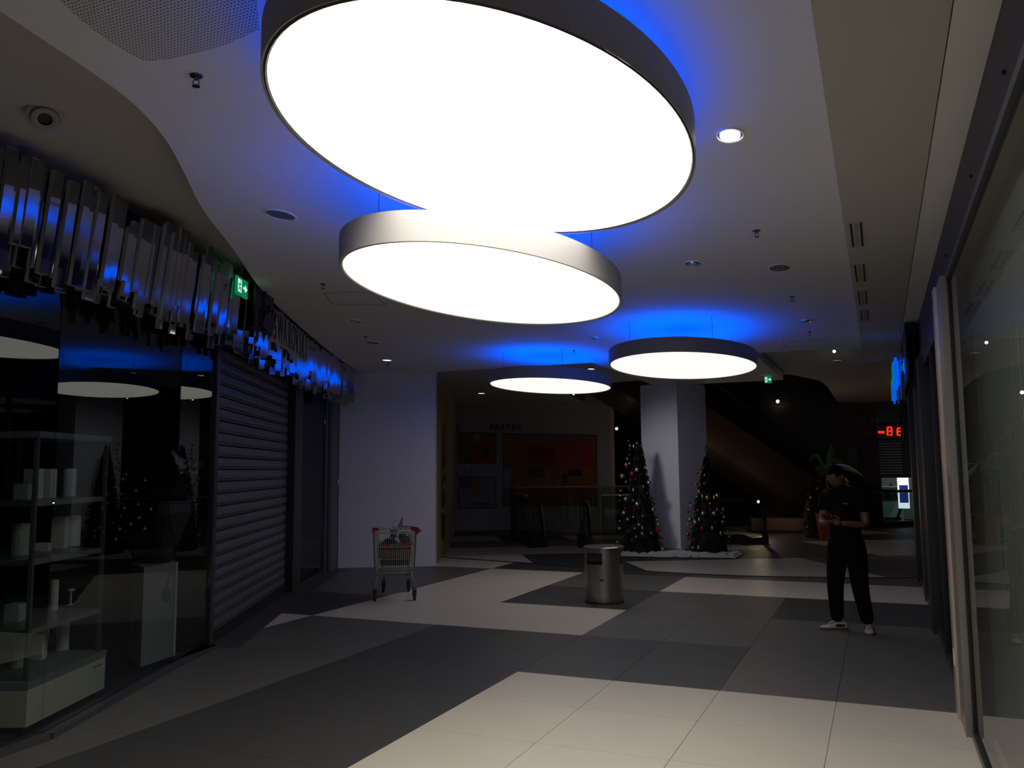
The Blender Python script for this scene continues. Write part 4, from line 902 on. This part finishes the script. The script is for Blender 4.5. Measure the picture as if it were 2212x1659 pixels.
for k, (x, z, h, col, nm) in enumerate(((-.3,1.03,.16,(.03,.03,.035),'small dark figure'),(-.12,1.03,.10,(.2,.2,.2),'small grey box'),(.12,1.03,.09,(.05,.05,.06),'low dark box'),(.28,1.03,.12,(.15,.16,.17),'grey jar'),(-.02,1.48,.36,(.06,.02,.02),'dark red packet'),(.16,1.48,.32,(.05,.09,.25),'blue packet'))):
    o = MB().lathe([(.045,0),(.05,h*.3),(.03,h*.8),(.035,h)], 10, cap0=True, cap1=True).build('goods', mat('goods_%d' % k, col, .5)); o.location = (c.x+x, c.y-.02, z+.005); tag(o, nm+' on the shelf of the lit far shop', 'goods')
c = ony(1949,1085,YB+.6); t = thing('light_poster', 'bright backlit poster with a blue figure in the lit far shop', 'poster', c)
plate('light_box', 1941,1032,1962,1098,YB+.6,.06,mat('light_box', (.9,.97,1), emit=1.15, ecol=(.9,.97,1)),t,c)
plate('blue_print', 1944,1048,1961,1086,YB+.53,.004,mat('blue_print', (.05,.07,.35), emit=.25, ecol=(.08,.1,.6)),t,c)
for s, u, v, sz in (('ape',1878,1001,.42),('l m',1884,1033,.42)):
    p = ony(u, v, YB-.02); t = thing('wall_lettering', 'dull red lettering %s on the brown end wall' % s, 'lettering', p); [text('letter', ch, sz, mat('ink_red', (.16,.012,.01), .6), t, frame((.24*k_-.24,0,0), (1,0,0), (0,0,1)), .004) for k_, ch in enumerate(s) if ch != ' ']
p = ony(1862,908,YB-.02); t = thing('shop_lettering', 'unlit dark lettering row high on the brown end wall', 'lettering', p)
for k in range(9): MB().box(-.46+k*.1,-.40+k*.1,-.01,0,-.06-.02*(k%3),.05+.03*(k%2)).build('letter_block', M_black, t)

# ================================================================ PALM, THIRD TREE
pp = onz(1792,1168,0)
t = thing('potted_palm', 'potted palm with one pale lit leaf behind the standing man', 'plant', pp)
MB().lathe([(.20,0),(.27,.55),(.29,.60),(.26,.60),(.25,.55),(.001,.55)], 20, cap0=True).build('pot', mat('red_pot', (.16,.02,.012), .6), t, True)
MB().tube([(0,0,.5),(.02,0,1.0),(0,0,1.5)], .03, 7).build('trunk', mat('palm_trunk', (.05,.035,.02), .8), t)
def frond(base, tip, drop, wd, m, name='frond'):
    mb = MB(); base = Vector(base); tip = Vector(tip); N = 18; pts = []
    for k in range(N+1):
        s = k/N; p = base.lerp(tip, s); p.z += drop*math.sin(math.pi*s*.9); pts.append(p)
    mb.tube(pts, .006, 4); d = (tip-base).normalized(); sd = d.cross(Vector((0,0,1))).normalized()
    for k in range(2, N):
        for q in (-1, 1):
            p = pts[k]; L = wd*math.sin(math.pi*(k/N)**.8)+.03
            e = p+sd*q*L*.8+d*L*.5+Vector((0,0,-L*.45)); mb.add([p, p+d*.022+Vector((0,0,.004)), e, (p+e)/2+Vector((0,0,.012))-d*.012], [(0,1,2),(0,2,3)])
    return mb.build(name, m, t)
M_palm = mat('palm_leaf', (.05,.13,.05), .5); M_leaf_lit = mat('palm_leaf_lit_paint', (.70,.80,.62), .35)  # second leaf green is paled: lamplight on those fronds painted into the colour
zz = lambda v: ony(1800, v, pp.y).z
frond((.08,0,zz(1003)), (.44,-.02,zz(1040)), .05, .34, M_leaf_lit); frond((.16,.02,zz(1004)), (.74,.05,zz(1032)), .12, .20, M_leaf_lit); MB().tube([(0,0,1.5),(.04,0,zz(1010)),(.10,0,zz(1003)),(.16,.02,zz(1004))], .008, 5).build('leaf_stalk', M_palm, t)
frond((0,0,1.5), (.12,.2,zz(962)), .05, .14, M_palm); frond((0,0,1.5), (-.35,.1,zz(1010)), .35, .2, M_palm); frond((0,0,1.5), (-.1,-.45,zz(1040)), .3, .2, M_palm); frond((0,0,1.5),(.3,.5,zz(1020)),.3,.2,M_palm)
q = onz(1756,1160,0); T3 = (q.x,q.y,0,.30,1.45); fir(*T3, 5, 200, 'third, small dark Christmas tree just left of the standing man')
for u, v, r, k in ((1765,1056,.03,'s'),(1752,1075,.03,'s'),(1771,1040,.02,'s'),(1781,1059,.022,'s'),(1747,1101,.03,'s'),(1744,1138,.02,'p')): bauble_at(T3, u, v, r, k, 'third')

# ================================================================ INSIDE THE LEFT SHOP
M_cabw = mat('cabinet_cream', (.66,.64,.48), .55); M_cabg = mat('cabinet_ledge', (.24,.24,.24), .5); M_cabglass = M_glassB
A, B = Vector((-4.86,3.74,0)), Vector((-5.21,4.62,0)); cdv = (B-A).normalized(); cin = Vector((-cdv.y,cdv.x,0)); cin = cin if cin.x < 0 else -cin
t = thing('display_cabinet', 'cream display cabinet with a glass case of jewellery stands behind the left shop glass', 'cabinet', A)
Lc = (B-A).length; Dc = .72
def cb(a0, a1, b0, b1, z0, z1):
    P = [cdv*a+cin*b for a, b in ((a0,b0),(a1,b0),(a1,b1),(a0,b1))]; return MB().hexa([p+Vector((0,0,z0)) for p in P]+[p+Vector((0,0,z1)) for p in P])
cb(.04,Lc-.04,.04,Dc-.04,0.012,.06).build('plinth', M_black, t); cb(0,Lc,0,Dc,.06,.285).build('base', M_cabw, t); cb(-.005,Lc+.005,-.005,Dc,.285,.33).build('ledge', M_cabg, t)
cb(Lc-.16,Lc-.05,-.003,0,.235,.245).build('handle_slot', M_cabg, t)
for a, b in ((0.02,.02),(Lc-.06,.02),(.02,Dc-.04),(Lc-.06,Dc-.04)): cb(a,a+.025,b,b+.025,.33,1.87).build('case_post', mat('case_post', (.13,.13,.13), .4, .4), t)
for z in (.62,1.05,1.417): cb(.03,Lc-.05,.03,Dc-.05,z-.02,z+.015).build('shelf', mat('glass_shelf', (.20,.20,.18), .3), t)
cb(.0,Lc-.03,.0,Dc-.0,1.83,1.87).build('case_top', mat('case_top', (.16,.16,.18), .3), t)
cb(.03,.035,.05,Dc-.05,.33,1.83).build('case_glass', M_cabglass, t)
m = MB(); rr = random.Random(6)
for k in range(220): p = cin*rr.uniform(.05,Dc)+cdv*-.01+Vector((0,0,rr.uniform(1.2,1.86))); m.ball(p, .0045, 4, 3)
tag(m.build('crystal_beads', M_chrome, t), kind='stuff')
M_prop = mat('display_white', (.72,.70,.66), .6)
pr = A+cin*.32
def prop(u0, v0, u1, v1, zb, k, shape=0):
    u = (u0+u1)/2; r = ray(u, (v0+v1)/2); s = cin.dot(pr-EYEP)/cin.dot(r); p = EYEP+r*s; sc = s*1.0
    w = (u1-u0)/F*s; h = max(.03, (v1-v0)/F*s)
    o = (rbox(w,.10,h) if shape == 0 else MB().lathe([(w/2,0),(w/2,h*.9),(w*.42,h)], 14, cap0=True, cap1=True) if shape == 1 else MB().lathe([(w*.5,0),(w*.12,.01),(w*.12,h*.85),(w*.5,h*.88),(w*.5,h)], 12, cap0=True, cap1=True)).build('display_stand', M_prop)
    o.location = (p.x,p.y,zb+.0155); o.rotation_euler = (0,0,math.atan2(cdv.y,cdv.x))
    tag(o, '%s white jewellery stand on the %s, %s' % (['square','round','slim'][shape], {1.417:'top shelf of the cabinet',1.05:'second shelf of the cabinet',.62:'third shelf of the cabinet',.315:'cabinet ledge'}[zb], k), 'display stand', 'jewellery stands in the display cabinet')
for a in ((40,1057,60,1090,1.417,'small, at the left',0),(61,1026,82,1090,1.417,'tall, second from the left',0),(88,1026,112,1088,1.417,'tall, at its middle',0),(137,1026,163,1086,1.417,'tall, at the right end',1),
          (25,1146,64,1213,1.05,'broad, at the left',1),(86,1189,99,1206,1.05,'tiny, second from the left',0),(120,1135,138,1202,1.05,'tall, third from the left',0),(142,1131,172,1196,1.05,'broad, at the right end',1),
          (18,1300,54,1336,.62,'low, at the left',0),(110,1248,126,1312,.62,'tall, in the middle',1),(146,1268,161,1302,.62,'short, at the right',2),
          (22,1376,58,1456,.315,'broad, at the left',1),(72,1380,90,1440,.315,'tall, second from the left',0),(122,1356,148,1420,.315,'tall, at the right',1)): prop(*a)
# necklace
r = ray(112,1385); s = cin.dot(pr-cin*.1-EYEP)/cin.dot(r); p = EYEP+r*s
o = MB().tube([p+cdv*(.045*math.sin(a))+Vector((0,0,.08*(1-math.cos(a)))) for a in [x*.28 for x in range(-8,9)]], .0025, 5).build('necklace', M_chrome); tag(o, 'thin chain necklace hanging in the display cabinet above the ledge', 'necklace')
# pedestal with faceted planter and small tree
pa, pb = onz(303,1461,.012), onz(378,1434,.012); pd = (pb-pa).normalized(); pn = Vector((-pd.y,pd.x,0)); pn = Vector((-.85,.52,0)).normalized()
t = thing('pedestal', 'plain off-white pedestal behind the left shop glass', 'pedestal', pa); W = (pb-pa).length
MB().hexa([pd*a+pn*b+Vector((0,0,z)) for z in (.07,.84) for a,b in ((0,0),(W,0),(W,.45),(0,.45))]).build('body', mat('pedestal_white', (.36,.36,.34), .6), t)
MB().hexa([pd*a+pn*b+Vector((0,0,z)) for z in (0,.07) for a,b in ((.02,.02),(W-.02,.02),(W-.02,.43),(.02,.43))]).build('plinth', M_black, t)
c = pa+pd*W*.5+pn*.24; c.z = .852
t = thing('faceted_planter', 'black angular planter narrowing to its foot on the white pedestal', 'planter', c, .3)
MB().lathe([(.14,0),(.31,.42),(.30,.50),(.27,.50),(.001,.46)], 6, cap0=True).build('body', M_black, t); MB().lathe([(.295,.49),(.31,.50),(.31,.515),(.27,.515)], 6).build('rim', M_black, t)
fir(c.x, c.y, 1.33, .27, .62, 9, 260, 'small dark Christmas tree standing in the black planter in the left shop')
TS = (c.x, c.y, 1.33, .27, .62)
for u, v in ((249,1052),(272,1025),(313,1038),(293,1060),(262,1068),(268,1098),(298,1090),(326,1100),(300,1118),(312,1142),(258,1143),(282,1132),(250,1165)): bauble_at(TS, u, v, .018, 's', 'planted', (1,1,1))
r_ = ray(350,1026); s_ = math.hypot(c.x,c.y+.25)/math.hypot(r_.x,r_.y); h0 = EYEP+r_*(s_*1.06)
t = thing('santa_hat', 'red hat with thick white fur trim on a slim dark stand in the left shop', 'hat', h0)
crumple(.46,.30,.22,21).build('fur_trim', mat('white_fur', (.75,.73,.68), .95), t, True)
MB().lathe([(.12,.12),(.10,.22),(.05,.32),(.01,.36)], 14, cap1=True).build('hat_cone', mat('red_felt', (.008,.0015,.0015), .95), t, True)
MB().lathe([(.13,.012-h0.z),(.03,.03-h0.z),(.03,-.35),(.11,-.25),(.10,.02)], 18, cap0=True, cap1=True).build('hat_stand', MATS['red_felt'], t, True)
q = fp(FL[3]+.15, -1.1)[0]; r = ray(402,1008); s = math.hypot(q.x,q.y)/math.hypot(r.x,r.y); p = EYEP+r*s; X = Vector((RT.x,RT.y,0)).normalized()
t = thing('shop_slogan_board', 'dark standing board reading BRILLIANT GIFTS for everyone in the left shop', 'sign', (p.x,p.y,.012), math.atan2(X.y,X.x)); hz = p.z-.012
M_txt = mat('slogan_white', (.42,.42,.42), .5)
MB().box(-.20,.20,.0,.02,.10,hz+.30).build('board', M_black, t); MB().box(-.2,.2,-.12,.14,0,.03).build('foot', M_black, t)
text('slogan', 'BRILLIANT GIFTS', .055, M_txt, t, frame((0,-.002,hz-.0), (1,0,0), (0,0,1)), .001, sx=.75); text('slogan', 'for everyone', .045, M_txt, t, frame((.03,-.002,hz-.065), (1,0,0), (0,0,1)), .001, sx=.7)
# ================================================================ PERSON
def skin_mesh(verts, edges, radii, sub=2, root=0):
    me = bpy.data.meshes.new('tmp'); me.from_pydata([tuple(v) for v in verts], edges, []); me.update()
    o = bpy.data.objects.new('tmp', me); COL.objects.link(o)
    o.modifiers.new('s', 'SKIN'); sv = me.skin_vertices[0].data
    for i, r in enumerate(radii):
        sv[i].radius = (r, r) if not isinstance(r, tuple) else r; sv[i].use_root = (i == root)
    if sub: m = o.modifiers.new('u', 'SUBSURF'); m.levels = sub; m.render_levels = sub
    dg = bpy.context.evaluated_depsgraph_get(); dg.update()
    out = bpy.data.meshes.new_from_object(o.evaluated_get(dg)); bpy.data.objects.remove(o); return out
def chain(pts, radii, sub=2): return skin_mesh(pts, [(i, i+1) for i in range(len(pts)-1)], radii, sub)
def joined(meshes, name, m):
    b = MB()
    for me in meshes: b.add([v.co[:] for v in me.vertices], [tuple(p.vertices) for p in me.polygons])
    return b.mesh(name, m, True)
fpt = onz(1836, 1364, 0)
man = thing('person', 'man in dark shirt, black trousers and white trainers, head bowed over his phone', 'person', (fpt.x, fpt.y, 0), math.radians(159.5)); man.scale = (.97, .97, .97)
M_skin = mat('skin', (.17,.075,.05), .55, noise=.04, scale=30); M_shirt = mat('dark_polo', (.004,.004,.006), .95, spec=.15); M_trou = mat('black_trousers', (.003,.003,.0035), .95, spec=.15)
M_hair = mat('dark_hair', (.004,.003,.0025), .9, spec=.1); M_shoe = mat('trainer_white', (.52,.47,.42), .6); M_sole = mat('trainer_sole', (.10,.085,.08), .7)
V = Vector
# joints: x to his right, y forward
hipR, hipL = V((.095,-.01,.86)), V((-.10,-.01,.86))
knR, knL = V((.115,.06,.47)), V((-.135,.03,.46))
anR, anL = V((.13,-.02,.075)), V((-.175,-.055,.075))
pel, bel, che, nb = V((0,-.01,.90)), V((0,.0,1.08)), V((0,-.01,1.27)), V((0,.0,1.40))
shR, shL = V((.185,.0,1.36)), V((-.19,.0,1.36))
elR, elL = V((.215,.06,1.085)), V((-.235,.05,1.075))
wrR, wrL = V((.085,.285,1.10)), V((-.075,.27,1.10))
nk = V((0,.055,1.455)); hd0 = V((0,.10,1.51))
vs = [pel, bel, che, nb, nk, hd0, shR, elR, wrR, shL, elL, wrL, hipR, knR, anR, hipL, knL, anL]
ed = [(0,1),(1,2),(2,3),(3,4),(4,5),(3,6),(6,7),(7,8),(3,9),(9,10),(10,11),(0,12),(12,13),(13,14),(0,15),(15,16),(16,17)]
rd = [(.125,.10),(.13,.11),(.135,.11),(.09,.08),.052,.05,.058,.043,.026,.058,.043,.026,.085,.055,.036,.085,.055,.036]
body = [skin_mesh(vs, ed, rd, 2, 0)]
# head: an egg with brow, nose, jaw, ears, bowed forward and turned to his right
HM = Matrix.Translation((0.012,.135,1.565)) @ Matrix.Rotation(math.radians(-18), 4, 'Z') @ Matrix.Rotation(math.radians(-38), 4, 'X')
hb = MB(); n, mm = 28, 22; hv = []
def hp(th, ph): # ph 0 bottom .. pi top ; th around, front at +y
    z = -math.cos(ph); r = math.sin(ph); x = r*math.cos(th); y = r*math.sin(th)
    X = x*.078; Y = y*.098; Z = z*.118
    if z < 0: X *= 1-.28*(-z)**1.3; Y = Y*(1-.10*(-z)) + .012*(-z)
    f = max(0, y)
    if f > .5:
        g = math.exp(-((x/.16)**2))
        Y += g*(.020*math.exp(-((z+.22)/.13)**2) + .010*math.exp(-((z+.02)/.14)**2)) + .006*math.exp(-((z+.55)/.10)**2)*math.exp(-((x/.3)**2)) - .006*math.exp(-((z+.40)/.05)**2)*g
        for s in (-1,1): Y -= .013*math.exp(-(((x-s*.38)/.15)**2))*math.exp(-((z-.02)/.10)**2)
        Y += .005*math.exp(-((z-.2)/.1)**2)
        Y += .012*math.exp(-((z+.85)/.14)**2)*math.exp(-((x/.4)**2))
    return V((X, Y, Z))
hv = [HM @ hp(2*math.pi*i/n, math.pi*(j+.5)/mm) for j in range(mm) for i in range(n)]
hf = [(j*n+i, j*n+(i+1)%n, (j+1)*n+(i+1)%n, (j+1)*n+i) for j in range(mm-1) for i in range(n)] + [tuple(range(n-1,-1,-1)), tuple(range((mm-1)*n, mm*n))]
hb.add(hv, hf)
for s in (-1, 1): # ears
    ev = MB().ball((0,0,0), .03, 8, 6, (.35,.62,1)); hb.add([HM @ (V(p)+V((s*.078,-.005,-.012))) for p in ev.v], ev.f)
hme = hb.mesh('h', None); body.append(hme)
# hands
def hand(wr, fwd, up, side, curl, scale=1.0): # side: direction of the thumb
    fwd = V(fwd).normalized(); side = V(side); side = (side-fwd*side.dot(fwd)).normalized(); pal = V(up); pal = (pal-fwd*pal.dot(fwd)-side*pal.dot(side)).normalized()
    w = V(wr); parts = []
    p0, p1, p2 = w, w+fwd*.04, w+fwd*.085
    parts.append(chain([p0, p1, p2], [(.020,.024),(.018,.036),(.013,.038)], 1))
    for k, (off, L) in enumerate(((.030,.068),(.010,.076),(-.011,.070),(-.030,.056))):
        b = w+fwd*.075+side*off; d = fwd; pts = [b]; a = 0
        for q, l in enumerate((.42,.33,.27)):
            a += curl[k]*(.8 if q else .5); dd = fwd*math.cos(a)+pal*math.sin(a); pts.append(pts[-1]+dd*L*l)
        parts.append(chain(pts, [.0095,.009,.0082,.007], 1))
    b = w+fwd*.028+side*.026; parts.append(chain([b, b+side*.030+fwd*.018+pal*.012, b+side*.034+fwd*.045+pal*.030, b+side*.020+fwd*.065+pal*.036], [.013,.0115,.010,.008], 1))
    return parts
# left hand (image right) holds the phone from below, right hand beside it
fL = V((.10,.085,.03)); fR = V((-.085,.09,.055))
body += hand(wrL, fL, (0,-.1,1), (-.3,.6,.5), (.9,.95,1.0,1.1)); body += hand(wrR, fR, (0,-.1,1), (.2,.5,.8), (.8,.95,1.05,1.1))
obj('body', joined(body, 'body', M_skin), man)
# phone
ph = MB(); ph.box(-.036,.036,-.075,.075,-.004,.004); po_ = ph.build('phone', mat('phone_black', (.015,.015,.018), .2))
W = Matrix.Translation((fpt.x,fpt.y,0)) @ Matrix.Rotation(math.radians(159.5),4,'Z') @ Matrix.Scale(.97, 4)
po_.matrix_world = W @ Matrix.Translation((.012,.375,1.158)) @ Matrix.Rotation(math.radians(28),4,'X'); tag(po_, 'dark mobile phone held in both hands by the man', 'phone')
MB().box(-.033,.033,-.070,.070,.0042,.0048).build('screen', mat('phone_screen', (.02,.02,.025), .1), po_)
# hair cap
hc = MB(); hv2 = []; rr = random.Random(4)
for j in range(mm):
    for i in range(n):
        th, ph_ = 2*math.pi*i/n, math.pi*(j+.5)/mm; p = hp(th, ph_); hv2.append(HM @ (V((p.x*1.07,p.y*1.06,p.z*1.05+.004))+V((0,-.004,.0))+V((rr.uniform(-.002,.002),rr.uniform(-.002,.002),rr.uniform(-.002,.002)))))
ff = []
for j in range(mm-1):
    for i in range(n):
        th = 2*math.pi*(i+.5)/n; z = -math.cos(math.pi*(j+1)/mm); y = math.sin(th)
        lim = .62 if y > .55 else (.18 if y > .1 else (-.20 if y > -.35 else -.62))
        if z > lim: ff.append((j*n+i, j*n+(i+1)%n, (j+1)*n+(i+1)%n, (j+1)*n+i))
ff.append(tuple(range((mm-1)*n, mm*n)))
hc.add(hv2, ff).build('hair', M_hair, man, True)
# polo shirt
sv_ = [V((0,-.01,.78)), V((0,0,.92)), V((0,.005,1.08)), V((0,-.005,1.27)), V((0,0,1.385)), V((.19,.0,1.355)), V((.213,.035,1.19)), V((-.195,.0,1.355)), V((-.228,.03,1.18)), V((0,.03,1.43))]
sm_ = skin_mesh(sv_, [(0,1),(1,2),(2,3),(3,4),(4,5),(5,6),(4,7),(7,8),(4,9)], [(.185,.15),(.180,.15),(.165,.145),(.165,.135),(.12,.10),(.082,.078),(.07,.07),(.082,.078),(.07,.07),(.07,.065)], 2, 2)
obj('polo_shirt', joined([sm_], 'polo_shirt', M_shirt), man)
MB().tube([V((0,.035,1.44))+V((.066*math.cos(a),.062*math.sin(a),.018*math.sin(a+.4))) for a in [x*math.pi/9 for x in range(18)]], .014, 6, True).build('collar', M_shirt, man, True)
text('chest_lettering', 'security', .022, mat('badge_white', (.35,.35,.35), .6), man, frame((-.07,.139,1.285), (-1,.18,0), (0,-.12,1)), .001, sx=.9)
# trousers
tv = [V((0,-.01,.86)), V((.095,-.01,.78)), V((.11,.05,.47)), V((.13,-.015,.075)), V((-.10,-.01,.78)), V((-.135,.03,.46)), V((-.172,-.045,.075)), V((0,-.01,1.0))]
tm = skin_mesh(tv, [(0,1),(1,2),(2,3),(0,4),(4,5),(5,6),(0,7)], [(.175,.14),(.118,.12),(.086,.088),(.062,.068),(.118,.12),(.086,.088),(.062,.068),(.165,.135)], 2, 0)
obj('trousers', joined([tm], 'trousers', M_trou), man)
# trainers
def shoe(x, y, rot, nm='trainer'):
    sh = MB(); N = 14; R3 = []
    prof = [(-.085,.030,.075),(-.06,.038,.090),(-.02,.040,.095),(.03,.040,.085),(.07,.044,.062),(.11,.046,.050),(.15,.042,.044),(.175,.030,.036),(.188,.012,.026)]
    vs = []
    for (a, w, h) in prof:
        for i in range(N):
            t = 2*math.pi*i/N; zz = math.sin(t); vs.append((w*math.cos(t), a, .022+(h-.022)*max(0,zz)**.8 if zz > 0 else .022+.006*zz))
    fs = [(k*N+i, k*N+(i+1)%N, (k+1)*N+(i+1)%N, (k+1)*N+i) for k in range(len(prof)-1) for i in range(N)]+[tuple(range(N-1,-1,-1)), tuple(range((len(prof)-1)*N, len(prof)*N))]
    o = sh.add(vs, fs).build(nm, M_shoe, man, True, loc=(x,y,0)); o.rotation_euler = (0,0,math.radians(rot))
    MB().prism([(.034,-.088),(.046,-.02),(.044,.04),(.050,.11),(.044,.155),(.020,.190),(-.020,.190),(-.044,.155),(-.050,.11),(-.044,.04),(-.046,-.02),(-.034,-.088)], 0, .026).build('sole', M_sole, o)
    b = MB()
    for k in range(4): b.tube([(-.022,.03+.02*k,.088-.010*k),(.022,.04+.02*k,.088-.010*k)], .004, 5)
    b.hexa([(-.016,.02,.075),(.016,.02,.075),(.016,.09,.058),(-.016,.09,.058),(-.016,.015,.105),(.016,.015,.105),(.016,.09,.066),(-.016,.09,.066)])
    b.build('laces', mat('lace_grey', (.34,.32,.28), .7), o)
    for s in (-1,1): MB().extr([(s*.042,-.05,.04),(s*.044,.02,.035),(s*.046,.05,.055),(s*.040,.0,.062),(s*.038,-.06,.055)], (s*.004,0,0)).build('side_stripe', M_black, o)
shoe(.13, -.02, -159.5+113.5+0); shoe(-.175, -.055, -159.5+180-0)
